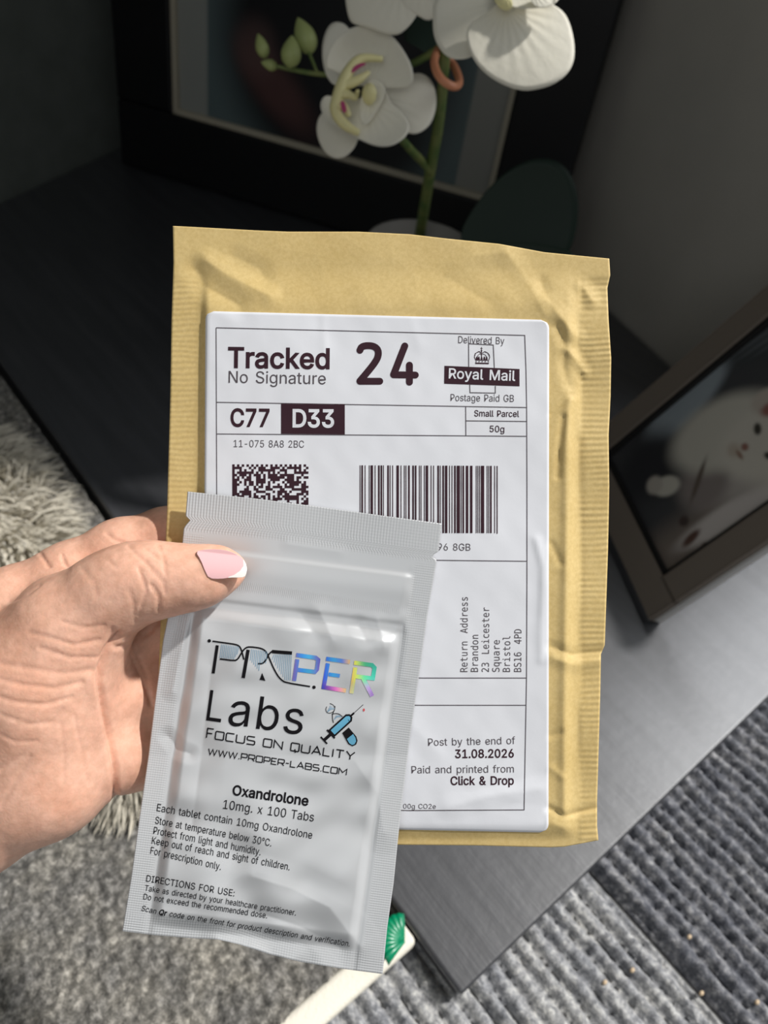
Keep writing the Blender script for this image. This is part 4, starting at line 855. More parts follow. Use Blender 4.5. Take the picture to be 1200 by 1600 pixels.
def put_dot(m, drape, c, r, off=.00012, ry=None, n=20):
    th = np.arange(n) * 2 * np.pi / n
    put_fill(m, drape, np.stack([c[0] + r * np.cos(th), c[1] + (ry or r) * np.sin(th)], 1), off)

# ------------------------------------------------------------------ padded envelope
E_TOP = [(270, 353), (300, 354.5), (400, 360), (450, 362), (560, 362), (640, 366), (700, 373), (780, 381), (850, 394), (900, 399), (952, 404)]
E_RIGHT = [(952, 404), (953.5, 430), (949, 450), (951, 500), (955, 560), (954, 620), (951, 680), (952, 760), (950, 860), (947, 950), (945, 1008), (939, 1022), (938, 1080), (936, 1150), (933, 1250), (933, 1290), (935, 1313)]
E_BOT = [(238, 1300), (430, 1312), (620, 1320), (740, 1321), (860, 1324), (882, 1323), (935, 1313)]
E_LEFT = [(270, 353), (271, 410), (268, 500), (266, 620), (261, 800), (256, 900), (251, 970), (246, 1100), (241, 1200), (238, 1300)]
DE = .2235
def h_env(x, y):
    """height of the front paper towards the camera, mm"""
    xl = 313 - .018 * (y - 457); xr = 884 - .006 * (y - 650)
    ty = S((y - 415) / 70) * (1 - S((y - 1288) / 26))
    body = S((x - xl) / 13) * (1 - S((x - xr) / 26)) * ty
    h = 1.5 * body
    h = h + .6 * body * np.sin(np.clip((x - 310) / 570, 0, 1) * np.pi) * np.sin(np.clip((y - 420) / 880, 0, 1) * np.pi)
    h = h + body * (.10 * snoise(x, y, 150, 3) + .03 * snoise(x, y, 55, 4))
    h = h + .12 * snoise(x, y, 260, 9)
    fr_ = S((x - 903) / 6) * S((y - 428) / 20)
    h = h + fr_ * (.062 * (1 + .5 * snoise(x, y, 70, 77)) * np.sin(2 * np.pi * (y + .03 * x) / 9.2 + .8 * snoise(x, y, 80, 12)) - .15 + .35 * snoise(y * 1.0, y * 0, 160, 21))
    fl_ = (1 - S((x - xl + 6) / 6)) * S((y - 425) / 20)
    h = h + fl_ * (.055 * np.sin(2 * np.pi * y / 8.4 + .9 * snoise(x, y, 60, 13)) - .1)
    # creases and dents
    h0 = h; h = 0
    h = h + crease(x, y, [(886, 546), (900, 562), (913, 582)], .55, 13)
    h = h - crease(x, y, [(872, 512), (885, 546), (880, 566), (888, 600), (895, 613)], .45, 14)
    h = h + crease(x, y, [(895, 613), (888, 640), (885, 700), (884, 900), (881, 1100), (881, 1270)], .45, 13)
    h = h - crease(x, y, [(880, 652), (873, 700), (871, 745)], .40, 9)
    h = h - crease(x, y, [(893, 615), (860, 648)], .22, 5)
    h = h - crease(x, y, [(905, 690), (903, 900), (902, 1010)], .25, 12)
    h = h - crease(x, y, [(862, 1010), (890, 1022), (940, 1018)], .50, 14)
    h = h + crease(x, y, [(866, 1030), (900, 1040), (935, 1034)], .35, 16)
    h = h - crease(x, y, [(858, 1263), (881, 1275), (932, 1262)], .55, 9)
    h = h + crease(x, y, [(862, 1285), (882, 1295)], .25, 12)
    h = h + crease(x, y, [(910, 447), (925, 470)], .55, 18)
    h = h + crease(x, y, [(855, 470), (880, 500), (898, 525)], .55, 20)
    h = h - crease(x, y, [(845, 440), (862, 480)], .35, 16)
    h = h + crease(x, y, [(322, 407), (356, 430), (420, 462)], .50, 24)
    h = h - crease(x, y, [(306, 422), (322, 448), (372, 476)], .60, 28)
    h = h - crease(x, y, [(365, 400), (405, 420), (412, 432)], .28, 24)
    h = h + crease(x, y, [(700, 430), (740, 400), (790, 395)], .28, 30)
    h = h - crease(x, y, [(695, 432), (760, 470)], .22, 26)
    h = h + crease(x, y, [(790, 392), (830, 450), (850, 490)], .25, 26)
    h = h - crease(x, y, [(862, 850), (875, 880)], .30, 10)
    h = h - crease(x, y, [(862, 1150), (876, 1145)], .30, 10) + crease(x, y, [(862, 1200), (878, 1215)], .25, 10)
    h = h + .22 * S((x - 905) / 25) * crease(x, y, [(905, 560), (948, 560)], 1, 60)
    return h0 + h * 1.35
def coons(TOPp, RIGHTp, BOTp, LEFTp, nu, nv):
    t = interp_poly(TOPp, nu); b = interp_poly(BOTp, nu); l = interp_poly(LEFTp, nv); r = interp_poly(RIGHTp, nv)
    s_ = np.linspace(0, 1, nu)[:, None, None]; t_ = np.linspace(0, 1, nv)[None, :, None]
    ruled = (1 - t_) * t[:, None] + t_ * b[:, None] + (1 - s_) * l[None] + s_ * r[None]
    bil = (1 - s_) * (1 - t_) * t[0] + s_ * (1 - t_) * t[-1] + (1 - s_) * t_ * b[0] + s_ * t_ * b[-1]
    return ruled - bil
g = coons(E_TOP, E_RIGHT, E_BOT, E_LEFT, 210, 430)
gx, gy = g[..., 0], g[..., 1]
hf = h_env(gx, gy)
front = W(gx, gy, DE - hf * .001)
su, sv_ = np.meshgrid(np.linspace(0, 1, 210), np.linspace(0, 1, 430), indexing='ij')
bulge = S(np.minimum(su, 1 - su) / .09) * S(np.minimum(sv_, 1 - sv_) / .05)
back = W(gx, gy, DE + .0004 + .0012 * bulge - np.minimum(hf, .6) * .001 * (1 - bulge))
mc = W(595, 840, DE)
mailer = thing('padded_envelope', 'golden kraft padded envelope with a white postage label, held upright', 'envelope', mc)
vv, ff = sheet(front, back)
obj('envelope_body', vv, ff, M['kraft'], mailer)

# the postage label
LQ = np.array([(321, 486), (858, 500), (857, 1301), (317, 1290)], float)
def h_lab(x, y):
    base = h_env(x, y)
    h = base
    # the stiff label bridges small dents and has wrinkles of its own
    h = h + .10 + crease(x, y, [(838, 845), (849, 885), (847, 960), (846, 1030)], .40, 13)
    h = h - crease(x, y, [(828, 850), (836, 900), (835, 960)], .25, 12)
    h = h + crease(x, y, [(700, 1262), (760, 1245), (845, 1232)], .40, 24) - crease(x, y, [(740, 1225), (800, 1205), (850, 1180)], .28, 26)
    h = h - crease(x, y, [(800, 1262), (850, 1268)], .35, 14)
    h = h + crease(x, y, [(640, 1130), (690, 1180)], .18, 26) - crease(x, y, [(780, 1100), (830, 1160)], .18, 30)
    h = h + crease(x, y, [(505, 487), (508, 560)], .12, 10) - crease(x, y, [(420, 490), (432, 540)], .12, 20)
    h = h + crease(x, y, [(640, 490), (655, 540)], .10, 16)
    return np.maximum(h, base + .07)
def lab(x, y, off=0.): return W(x, y, DE - (h_lab(x, y) * .001 + off))
nu, nv = 130, 190
s1, t1 = np.meshgrid(np.linspace(0, 1, nu), np.linspace(0, 1, nv), indexing='ij')
wpx, hpx, rad = 537., 805., 13.
dy = np.minimum(t1, 1 - t1) * hpx
insx = np.where(dy < rad, rad - np.sqrt(np.clip(rad ** 2 - (rad - dy) ** 2, 0, None)), 0) / wpx
s2 = insx + s1 * (1 - 2 * insx)
lp = ((1 - s2) * (1 - t1))[..., None] * LQ[0] + (s2 * (1 - t1))[..., None] * LQ[1] + (s2 * t1)[..., None] * LQ[2] + ((1 - s2) * t1)[..., None] * LQ[3]
lx, ly = lp[..., 0], lp[..., 1]
vv, ff = sheet(lab(lx, ly, .00010), lab(lx, ly, -.00012))
label = obj('postage_label', vv, ff, M['label'], mailer); label['label'] = 'white printed postage label'

OFF = .00017
def LT(body, p0, p1, cap, wgt=0., ink='ink', off=None, **k):
    m = MB(); put_text(m, lab, body, p0, p1, cap, wgt, off=off or OFF, **k)
    return m.build('lettering', M[ink], label, smooth=False)
LT('Tracked', (356, 574), (515, 576), 31, .019)
m = MB()
def Z1(pts): return [(300 + a / 2.069, 470 + b / 2.069) for a, b in pts]
for pts in (smooth_open(Z1([(543, 160), (548, 148), (568, 144), (590, 147), (603, 160), (602, 182), (588, 205), (566, 232), (543, 259)]), 40), Z1([(543, 260), (607, 260)]), Z1([(688, 146), (652, 238)]), Z1([(652, 239), (722, 240)]), Z1([(703, 208), (703, 263)])):
    put_stroke(m, lab, pts, 10.8, OFF, 4)
    for q in (pts[0], pts[-1]): put_dot(m, lab, q, 5.4, OFF)
m.build('lettering', M['ink'], label, smooth=False)
LT('C77', (360, 666), (421, 666.5), 27, .020)
LT('Small Parcel', (741, 650.5), (811, 651.5), 9.6, .009)
LT('50g', (765, 675), (788, 675.5), 10, .007)
LT('31.08.2026', (711, 1184.5), (803, 1183.5), 13, .017)
LT('Click & Drop', (704, 1226.5), (803, 1226), 13, .017)
for body, p0, p1, cap, wg in (('No Signature', (357, 598), (509, 600.5), 18.5, -.008), ('Delivered By', (716, 536), (788, 538), 11, -.008), ('Postage Paid GB', (704, 626.5), (803, 628), 11, -.008),
                              ('11-075 8A8 2BC', (365, 698.5), (475, 699.5), 11, 0), ('96 8GB', (684, 860), (735, 860.5), 11, 0), ('Post by the end of', (669, 1165.5), (805, 1162.5), 11.5, 0),
                              ('Paid and printed from', (643, 1208.5), (803, 1207), 11.5, 0), ('00g CO2e', (630, 1263.5), (681, 1263.8), 7.5, 0)):
    LT(body, p0, p1, cap, wg, 'ink_thin')
for body, bx, ytop in (('Return Address', 731, 933), ('Brandon', 747.5, 992), ('23 Leicester', 764.5, 949), ('Square', 781, 1000), ('Bristol', 797.5, 994), ('BS16 4PD', 815, 983)):
    LT(body, (bx - .5, 1050), (bx, ytop), 11, -.014, 'ink_thin', face=MONO)
m = MB()
for pts in ([(337.7, 512), (560, 517.5), (820, 524), (822, 580), (823, 637), (823.5, 760), (823.5, 900), (822.8, 1059), (819, 1265.5), (640, 1266.5), (336, 1259), (337, 1000), (338.7, 770), (337.7, 512)],
            [(337.8, 628.5), (823, 636.7)], [(338.2, 678), (823, 681.7)], [(727.7, 634.6), (728, 681)], [(728, 657.5), (823, 658.5)],
            [(338.5, 868), (690, 875.5), (823.5, 877)], [(337, 1052), (661, 1059.4), (822.8, 1059.4)], [(337, 1096), (655, 1102), (822.5, 1102)],
            [(732.5, 573), (732.3, 537), (770.8, 539), (772.5, 575)], [(734, 601), (734.5, 613.5), (774, 614.2), (774, 603)]):
    put_stroke(m, lab, pts, 1.3, OFF)
m.build('ruled_lines', M['ink_thin'], label, smooth=False)
# sorting box, carrier logo
m = MB(); put_fill(m, lab, [(439.2, 630.5), (538.8, 631.4), (538.8, 678.8), (439.2, 677.8)], OFF)
m.build('dark_panel', M['ink'], label, smooth=False)
m = MB(); put_fill(m, lab, [(694.5, 571.5), (811.8, 576.6), (811.8, 603.6), (694.1, 599.5)], OFF)
m.build('dark_panel', M['ink'], label, smooth=False)
LT('D33', (457, 667), (522, 667.5), 27, .020, 'label', OFF + .00008)['label'] = 'white letters on the dark panel'
LT('Royal Mail', (701, 591), (805, 595), 15.5, .012, 'label', OFF + .00008)['label'] = 'white letters on the dark panel'
m = MB()
def C6(pts): return [(660 + a / 5.4545, 500 + b / 5.4545) for a, b in pts]
put_fill(m, lab, C6([(450, 362), (568, 364), (566, 376), (452, 374)]), OFF, 3)
for k in range(5):
    a = 458 + k * 26
    put_fill(m, lab, C6([(a - 6, 358), (a, 346), (a + 6, 358)]), OFF)
put_stroke(m, lab, C6([(452, 342), (568, 344)]), 1.0, OFF, 3)
put_stroke(m, lab, C6([(455, 342), (444, 318), (447, 295), (462, 278), (485, 268), (502, 285)]), 1.1, OFF, 3)
put_stroke(m, lab, C6([(565, 344), (574, 318), (570, 297), (556, 280), (530, 269), (508, 285)]), 1.1, OFF, 3)
put_stroke(m, lab, C6([(478, 342), (470, 320), (474, 300), (490, 288), (504, 295)]), .8, OFF, 3)
put_stroke(m, lab, C6([(540, 343), (546, 320), (540, 300), (522, 289), (506, 295)]), .8, OFF, 3)
put_stroke(m, lab, C6([(505, 340), (504, 290), (504, 258)]), 1.3, OFF, 3)
put_stroke(m, lab, C6([(504, 258), (504, 230)]), .9, OFF, 2); put_stroke(m, lab, C6([(495, 242), (513, 243)]), .9, OFF, 2)
for a, b in ((448, 300), (452, 286), (562, 289), (569, 302), (475, 272), (540, 273)): put_dot(m, lab, C6([(a, b)])[0], .9, OFF)
for a in (464, 482, 505, 528, 548): put_fill(m, lab, C6([(a - 9, 340), (a - 6, 318), (a, 308), (a + 6, 318), (a + 9, 340)]), OFF)
put_dot(m, lab, C6([(504, 262)])[0], 1.3, OFF)
m.build('crown_emblem', M['ink'], label, smooth=False)
# barcode
m = MB(); r = np.random.default_rng(5)
widths = []
for _ in range(15): widths += list(r.permutation([[1, 1, 1, 2, 2, 4], [1, 1, 1, 1, 3, 4], [1, 2, 2, 1, 2, 3], [1, 1, 2, 2, 1, 4], [1, 1, 3, 3, 1, 2]][r.integers(5)]))
x = 562.0; unit = (777.5 - 562.0) / sum(widths)
for k, wv in enumerate(widths):
    if k % 2 == 0: put_fill(m, lab, [(x, 727 + (x - 562) * .004), (x + wv * unit, 727 + (x - 562) * .004), (x + wv * unit, 833), (x, 833)], OFF, 20)
    x += wv * unit
put_fill(m, lab, [(776, 728), (777.6, 728), (777.6, 834), (776, 834)], OFF, 20)
m.build('barcode', M['ink'], label, smooth=False)
# square matrix code beside the barcode, its cells filled at random
m = MB(); nc = 32; cs = 119.0 / nc
cell = r.random((nc, nc)) < .54
cell[:, 0] = True; cell[0, ::2] = True; cell[0, 1::2] = False
for i in range(nc):
    j = 0
    while j < nc:
        if cell[i, j]:
            k = j
            while k < nc and cell[i, k]: k += 1
            x0_, x1_, y0_ = 363 + j * cs, 363 + k * cs, 725.5 + i * cs
            put_fill(m, lab, [(x0_, y0_), (x1_, y0_), (x1_, y0_ + cs), (x0_, y0_ + cs)], OFF, 12)
            j = k
        else: j += 1
m.build('matrix_code', M['ink'], label, smooth=False)

# ------------------------------------------------------------------ foil pouch
P0 = np.array([293., 768.]); EX = np.array([397., 50.]); EY = np.array([-99., 695.])
_inv = np.linalg.inv(np.stack([EX, EY], 1))
def st(x, y):
    q = np.stack([x - P0[0], y - P0[1]], -1) @ _inv.T
    return q[..., 0], q[..., 1]
DP = .2196
def h_pouch(x, y):
    s, t = st(x, y)
    inner = S((s - .085) / .05) * (1 - S((s - .865) / .05)) * S((t - .245) / .035) * (1 - S((t - .93) / .04))
    h = 1.5 * inner + 1.0 * inner * np.sin(np.clip((s - .1) / .8, 0, 1) * np.pi)
    h = h + inner * (.35 * snoise(x, y, 150, 41) + .16 * snoise(x, y, 70, 42))
    zipz = S((t - .115) / .015) * (1 - S((t - .235) / .02)) * S((s - .02) / .05) * (1 - S((s - .90) / .03))
    h = h + zipz * .55 + .5 * zipz * np.exp(-((t - .155) / .03) ** 2)
    h = h - .35 * np.exp(-((t - .237) / .008) ** 2) * S((s - .08) / .05) * (1 - S((s - .9) / .02))
    h = h - .3 * np.exp(-((s - .905) / .012) ** 2) * S((t - .10) / .05)
    h = h - .22 * np.exp(-((s - .09) / .014) ** 2) * S((t - .24) / .05)
    # dents and soft folds in the film
    h = h + crease(x, y, [(395, 1370), (455, 1388), (515, 1418), (562, 1478)], .55, 40)
    h = h - crease(x, y, [(400, 1425), (470, 1448), (530, 1480)], 1.1, 62)
    h = h + crease(x, y, [(555, 1190), (590, 1240), (600, 1300)], .5, 38)
    h = h - crease(x, y, [(262, 1150), (280, 1172), (296, 1178)], .6, 18)
    h = h + crease(x, y, [(300, 960), (285, 1010), (270, 1080)], .45, 20)
    h = h - crease(x, y, [(330, 1040), (318, 1150), (300, 1290)], .55, 40)
    h = h - crease(x, y, [(470, 960), (488, 985)], .45, 26) + crease(x, y, [(500, 955), (520, 1000)], .40, 24)
    h = h - crease(x, y, [(560, 975), (572, 1000)], .35, 18) + crease(x, y, [(590, 970), (600, 1010)], .35, 18)
    h = h + crease(x, y, [(634, 965), (640, 990), (632, 1060)], .25, 16)
    h = h + crease(x, y, [(340, 1470), (400, 1482), (455, 1500)], 1.0, 32) - crease(x, y, [(425, 1490), (470, 1512)], 1.0, 36)
    h = h + crease(x, y, [(450, 850), (530, 862)], .25, 16)
    h = h + .25 * snoise(x, y, 300, 44)
    return h + .012 * np.clip(y - 1180, 0, None)
def pou(x, y, off=0.): return W(x, y, DP - (h_pouch(x, y) * .001 + off))
PT = [(293, 768), (400, 779), (500, 792), (600, 806), (690, 818)]
PR = [(690, 818), (685, 862), (678, 866), (676, 871), (682, 875), (682, 878), (668, 960), (654, 1060), (641, 1150), (626, 1270), (615, 1380), (605, 1450), (598, 1522)]
PB = [(191, 1455), (240, 1461), (300, 1466), (340, 1468), (375, 1476), (420, 1491), (470, 1503), (530, 1513), (598, 1522)]
PL = [(293, 768), (290, 806), (297, 813), (290, 821), (287, 826), (283, 870), (268, 935), (255, 1000), (243, 1090), (232, 1180), (218, 1275), (205, 1370), (191, 1455)]
nu, nv = 190, 360
g = coons(PT, PR, PB, PL, nu, nv); gx, gy = g[..., 0], g[..., 1]
ss, tt = np.meshgrid(np.linspace(0, 1, nu), np.linspace(0, 1, nv), indexing='ij')
fr_ = pou(gx, gy); bulge = S(np.minimum(ss, 1 - ss) / .12) * S((tt - .05) / .1) * S((1 - tt) / .06)
bk = W(gx, gy, DP - (np.minimum(h_pouch(gx, gy), .35 + .012 * np.clip(gy - 1180, 0, None)) - .25) * .001 * 1.0 + .0)
bk = np.where(np.linalg.norm(bk - CAM, axis=-1, keepdims=True) < np.linalg.norm(fr_ - CAM, axis=-1, keepdims=True) + .0002, W(gx, gy, DP - h_pouch(gx, gy) * .001 + .00025), bk)
pouch = thing('foil_pouch', 'small silver white zip pouch with black print held against the envelope', 'pouch', W(440, 1140, DP))
vv, ff = sheet(fr_, bk)
uv = np.stack([ss, tt], -1).reshape(-1, 2)
obj('pouch_body', vv, ff, M['film'], pouch, uv=np.vstack([uv, uv]))

PUP = -EY / np.linalg.norm(EY)
POFF = .00012
def z7(a, b): return (300 + a / 3.75, 980 + b / 3.75)
def Z7(pts): return [z7(a, b) for a, b in pts]
def zz3(a, b): return (180 + a / 2.3077, 1120 + b / 2.3077)
def PTX(lines, wgt=0., up=PUP, shear=0.):
    m = MB()
    for body, a, b, cap in lines: put_text(m, pou, body, zz3(*a), zz3(*b), cap / 2.3077, .02 if body == 'Qr' else wgt, up=up, off=POFF, shear=shear)
    return m.build('lettering', M['black'], pouch, smooth=False)
PTX([('Oxandrolone', (421, 281), (695, 321), 35)], .022)
PTX([('10mg. x 100 Tabs', (388, 331), (715, 378), 32)])
PTX([('Each tablet contain 10mg Oxandrolone', (149, 340), (709, 440), 27)])
PTX([('Store at temperature below 30°C.', (143, 385), (562, 468), 26)])
PTX([('Protect from light and humidity.', (137, 422), (523, 500), 26)])
PTX([('Keep out of reach and sight of children.', (131, 458), (628, 554), 26)])
PTX([('For prescription only.', (126, 494), (380, 553), 26)])
PTX([('DIRECTIONS FOR USE:', (111, 594), (429, 648), 24)])
PTX([('Take as directed by your healthcare practitioner.', (106, 627), (651, 717), 21)])
PTX([('Do not exceed the recommended dose.', (101, 658), (547, 727), 21)])
PTX([('Scan', (94, 699), (147, 712), 20), ('Qr', (157, 714), (186, 719), 20), ('code on the front for product description and verification.', (195, 720), (844, 829), 20)], shear=.2)
m = MB()
for body, a, b, cap in (('L', (82, 546), (168, 558), 184), ('a', (208, 577), (325, 583), 200), ('b', (374, 595), (497, 607), 196), ('s', (530, 618), (642, 630), 200)):
    put_text(m, pou, body, z7(*a), z7(*b), cap / 3.75 * .98, -.006, up=PUP, off=POFF)
m.build('lettering', M['black'], pouch, smooth=False)
# square capitals drawn as strokes
G = {'F': (.75, [[(0, 0), (0, 1), (1, 1)], [(0, .5), (.85, .5)]]), 'O': (1, [[(0, .08), (0, .92), (.08, 1), (.92, 1), (1, .92), (1, .08), (.92, 0), (.08, 0), (0, .08)]]),
     'C': (.95, [[(1, 1), (.1, 1), (0, .9), (0, .1), (.1, 0), (1, 0)]]), 'U': (1, [[(0, 1), (0, .12), (.12, 0), (.88, 0), (1, .12), (1, 1)]]),
     'S': (.95, [[(.95, 1), (.1, 1), (0, .9), (0, .6), (.1, .52), (.9, .48), (1, .4), (1, .1), (.9, 0), (0, 0)]]), 'N': (1, [[(0, 0), (0, 1), (1, 0), (1, 1)]]),
     'Q': (1, [[(0, .08), (0, .92), (.08, 1), (.92, 1), (1, .92), (1, .08), (.92, 0), (.08, 0), (0, .08)], [(.5, .25), (.62, -.2)]]),
     'A': (1.05, [[(0, 0), (.5, 1), (1, 0)], [(.2, .3), (.8, .3)]]), 'L': (.8, [[(0, 1), (0, 0), (1, 0)]]), 'I': (.12, [[(.5, 0), (.5, 1)]]),
     'T': (.95, [[(0, 1), (1, 1)], [(.5, 1), (.5, 0)]]), 'Y': (1, [[(0, 1), (.5, .45), (1, 1)], [(.5, .45), (.5, 0)]]),
     'W': (1.35, [[(0, 1), (.25, 0), (.5, .95), (.75, 0), (1, 1)]]), 'P': (.9, [[(0, 0), (0, 1), (.9, 1), (1, .9), (1, .5), (.9, .4), (0, .4)]]),
     'R': (.95, [[(0, 0), (0, 1), (.9, 1), (1, .9), (1, .5), (.9, .4), (0, .4)], [(.55, .4), (1, 0)]]), 'E': (.8, [[(1, 1), (0, 1), (0, 0), (1, 0)], [(0, .5), (.85, .5)]]),
     'B': (.95, [[(0, 0), (0, 1), (.85, 1), (.95, .9), (.95, .6), (.85, .52), (0, .52)], [(.85, .52), (1, .42), (1, .1), (.9, 0), (0, 0)]]),
     'M': (1.2, [[(0, 0), (0, 1), (.5, .35), (1, 1), (1, 0)]]), '-': (.5, [[(0, .5), (1, .5)]]), '.': (.16, [[(.0, .06), (1, .06)]]), ' ': (.45, [])}
def square_text(m, body, p0, p1, cap, w, gap=.34, caps=()):
    tot = sum(G[c][0] for c in body) + gap * (len(body) - 1)
    p0 = np.array(p0); d = (np.array(p1) - p0) / tot
    x = 0
    for k, c in enumerate(body):
        gw, strokes = G[c]
        hh = cap * (1.22 if k in caps else 1)
        for s_ in strokes:
            pts = [p0 + d * (x + a * gw) + PUP * hh * b for a, b in s_]
            put_stroke(m, pou, pts, w, POFF, 3)
        x += gw + gap
m = MB(); square_text(m, 'FOCUS ON QUALITY', z7(84, 648), z7(948, 779), 46 / 3.75, 1.9, .30, (0,))
m.build('lettering', M['black'], pouch, smooth=False)
m = MB(); square_text(m, 'WWW.PROPER-LABS.COM', z7(93, 746), z7(903, 867), 35 / 3.75, 1.55, .26)
m.build('lettering', M['black'], pouch, smooth=False)
# brand mark: black strands and stems
m = MB()
put_dot(m, pou, z7(101, 80), 2.7, POFF); put_dot(m, pou, z7(715, 352), 2.7, POFF)
for pts, w in (([(120, 82), (200, 93), (262, 102), (280, 114), (290, 135), (298, 165), (304, 190)], 9), ([(163, 186), (250, 197), (268, 188), (282, 165), (300, 135), (318, 118), (340, 115), (400, 122), (428, 136), (442, 158)], 9),
               ([(387, 214), (412, 214), (428, 200), (440, 178), (455, 152), (475, 138)], 9), ([(442, 158), (456, 190), (475, 235), (500, 282), (522, 308), (548, 325), (692, 348)], 9)):
    put_stroke(m, pou, smooth_open(Z7(pts), 30, 1), w / 3.75, POFF, 4)
for pts, w in (([(148, 106), (124, 271)], 18), ([(329, 132), (300, 298)], 20), ([(468, 143), (586, 152)], 20)):
    put_stroke(m, pou, Z7(pts), w / 3.75, POFF, 4)
put_fill(m, pou, Z7([(411, 268), (430, 315), (396, 308)]), POFF)
m.build('brand_strands', M['black'], pouch, smooth=False)
m = MB()
for k in range(11):
    a = 172 + k * 10; put_stroke(m, pou, Z7([(a + 2, 100 + k * 1.4), (a - 8, 180 + (k if k < 8 else 8 - (k - 8) * 14))]), .9, POFF, 5)
for k in range(10):
    a = 350 + k * 10; put_stroke(m, pou, Z7([(a, 128 + k * 1.6), (a - 8, 195 + k * 12 if k < 6 else 212)]), .9, POFF, 5)
for k in range(11):
    a = 482 + k * 10; put_stroke(m, pou, Z7([(a, 160), (a - 12 + k * .6, min(190 + k * 17, 312))]), .9, POFF, 5)
m.build('brand_hatching', M['pale_ink'], pouch, smooth=False)
# holographic letters
def holo(x, y):
    zx = (np.asarray(x) - 300) * 3.75; zy = (np.asarray(y) - 980) * 3.75
    keys = np.array([600, 640, 690, 745, 770, 830, 880, 930, 960, 1010, 1060])
    cl = np.array([(.16, .12, .35), (.05, .25, .65), (.08, .45, .75), (.20, .15, .55), (.05, .10, .60), (.05, .32, .60), (.10, .20, .55), (.75, .45, .12), (.65, .70, .10), (.15, .75, .35), (.10, .75, .55)])
    c = np.stack([np.interp(zx, keys, cl[:, k]) for k in range(3)], 1)
    low = S((zy - 300) / 60)[:, None]; c = c * (1 - low) + low * np.stack([np.interp(zx, [600, 770, 840, 900, 960, 1060], q) for q in ((.05, .1, .85, .75, .5, .6), (.4, .1, .2, .5, .6, .35), (.8, .6, .6, .2, .3, .9))], 1)
    return c
m = MB()
for pts, w in (([(610, 163), (725, 179), (740, 192), (732, 248), (720, 262), (606, 248)], 24), ([(617, 188), (598, 315)], 24), ([(786, 185), (925, 204)], 24),
               ([(796, 212), (770, 362)], 24), ([(800, 276), (866, 285)], 22), ([(762, 350), (902, 372)], 24), ([(950, 208), (1055, 222), (1070, 238), (1060, 300), (948, 287)], 24),
               ([(957, 236), (934, 388)], 24), ([(1003, 300), (1056, 404)], 24)):
    put_stroke(m, pou, Z7(pts), w / 3.75, POFF, 2.5, holo)
o = m.build('holographic_letters', M['holo'], pouch, smooth=False, col=True); o['label'] = 'rainbow holographic foil letters'
# syringe, capsule and strand emblem
m = MB(); mb = MB(); mp_ = MB(); mr = MB()
ax = np.array([925 - 815, 525 - 625.]); ax /= np.linalg.norm(ax); pr = np.array([-ax[1], ax[0]])
c0 = np.array([(815 + 925) / 2, (625 + 525) / 2.])
def rot(l, w): return tuple(c0 + ax * l + pr * w)
def Zr(pts): return Z7([rot(*p) for p in pts])
put_fill(m, pou, Zr([(-72, -27), (66, -27), (84, -12), (84, 12), (66, 27), (-72, 27)]), POFF)
put_fill(mb, pou, Zr([(-62, -17), (60, -17), (74, -6), (74, 6), (60, 17), (-62, 17)]), POFF + .00006)
put_stroke(m, pou, Zr([(84, 0), (108, 0)]), 3.0, POFF, 3); put_stroke(m, pou, Zr([(100, 0), (180, 0)]), .9, POFF, 3)
put_stroke(m, pou, Zr([(-76, -34), (-76, 34)]), 2.8, POFF, 3); put_stroke(m, pou, Zr([(-76, 0), (-130, 0)]), 5.0, POFF, 3); put_stroke(m, pou, Zr([(-131, -28), (-131, 28)]), 2.6, POFF, 3)
for k in range(6): put_stroke(m, pou, Zr([(-45 + k * 20, 18), (-45 + k * 20, 5)]), .8, POFF + .0001, 3)
put_dot(mr, pou, z7(1007, 485), 1.5, POFF, 2.4)
cc = [(880, 620), (918, 588), (962, 640), (970, 665), (962, 688), (940, 698), (915, 685)]
put_fill(m, pou, Z7(cc), POFF)
put_fill(mb, pou, Z7([(908, 655), (944, 626), (958, 648), (962, 668), (952, 686), (938, 690), (922, 680)]), POFF + .00006)
put_stroke(m, pou, smooth_open(Z7([(790, 465), (782, 485), (795, 505), (822, 502), (840, 480), (830, 455), (808, 447)]), 20, 1), .9, POFF, 3)
put_stroke(m, pou, smooth_open(Z7([(838, 462), (836, 485), (822, 510), (824, 545), (830, 560)]), 16, 1), 1.1, POFF, 3)
put_stroke(m, pou, smooth_open(Z7([(818, 510), (840, 505), (862, 508), (882, 525)]), 14, 1), 1.1, POFF, 3)
for k in range(6): put_stroke(mp_, pou, Z7([(792 + k * 5, 500 - k * 4), (812 + k * 5, 458 + k * 4)]), .6, POFF, 5)
for k in range(5): put_stroke(mp_, pou, Z7([(830 + k * 3, 545 - k * 7), (862 + k * 4, 515 + k * 3)]), .6, POFF, 5)
em = m.build('emblem', M['black'], pouch, smooth=False); em['label'] = 'syringe, capsule and strand emblem'
mb.build('emblem_fill', M['blue_ink'], em, smooth=False); mp_.build('emblem_hatching', M['pale_ink'], em, smooth=False); mr.build('red_drop', M['red_ink'], em, smooth=False)

# ------------------------------------------------------------------ the hand (one skin, grown from a distance field)
def C(px, py, d): return np.array([(px - 600) * d / FPX, (800 - py) * d / FPX, d])
CH = []
def chain(pts, k=.004): CH.append(([(C(a, b, d), r * d / FPX) for a, b, d, r in pts], k))
# thumb in front of the pouch
chain([(366, 889, .2142, 16), (350, 890, .2125, 30), (325, 897, .2110, 41), (300, 903, .2105, 46), (262, 905, .2105, 51), (235, 907, .2105, 57), (200, 914, .2105, 61), (165, 935, .2115, 66), (110, 985, .2140, 84), (60, 1060, .2170, 112)], .003)
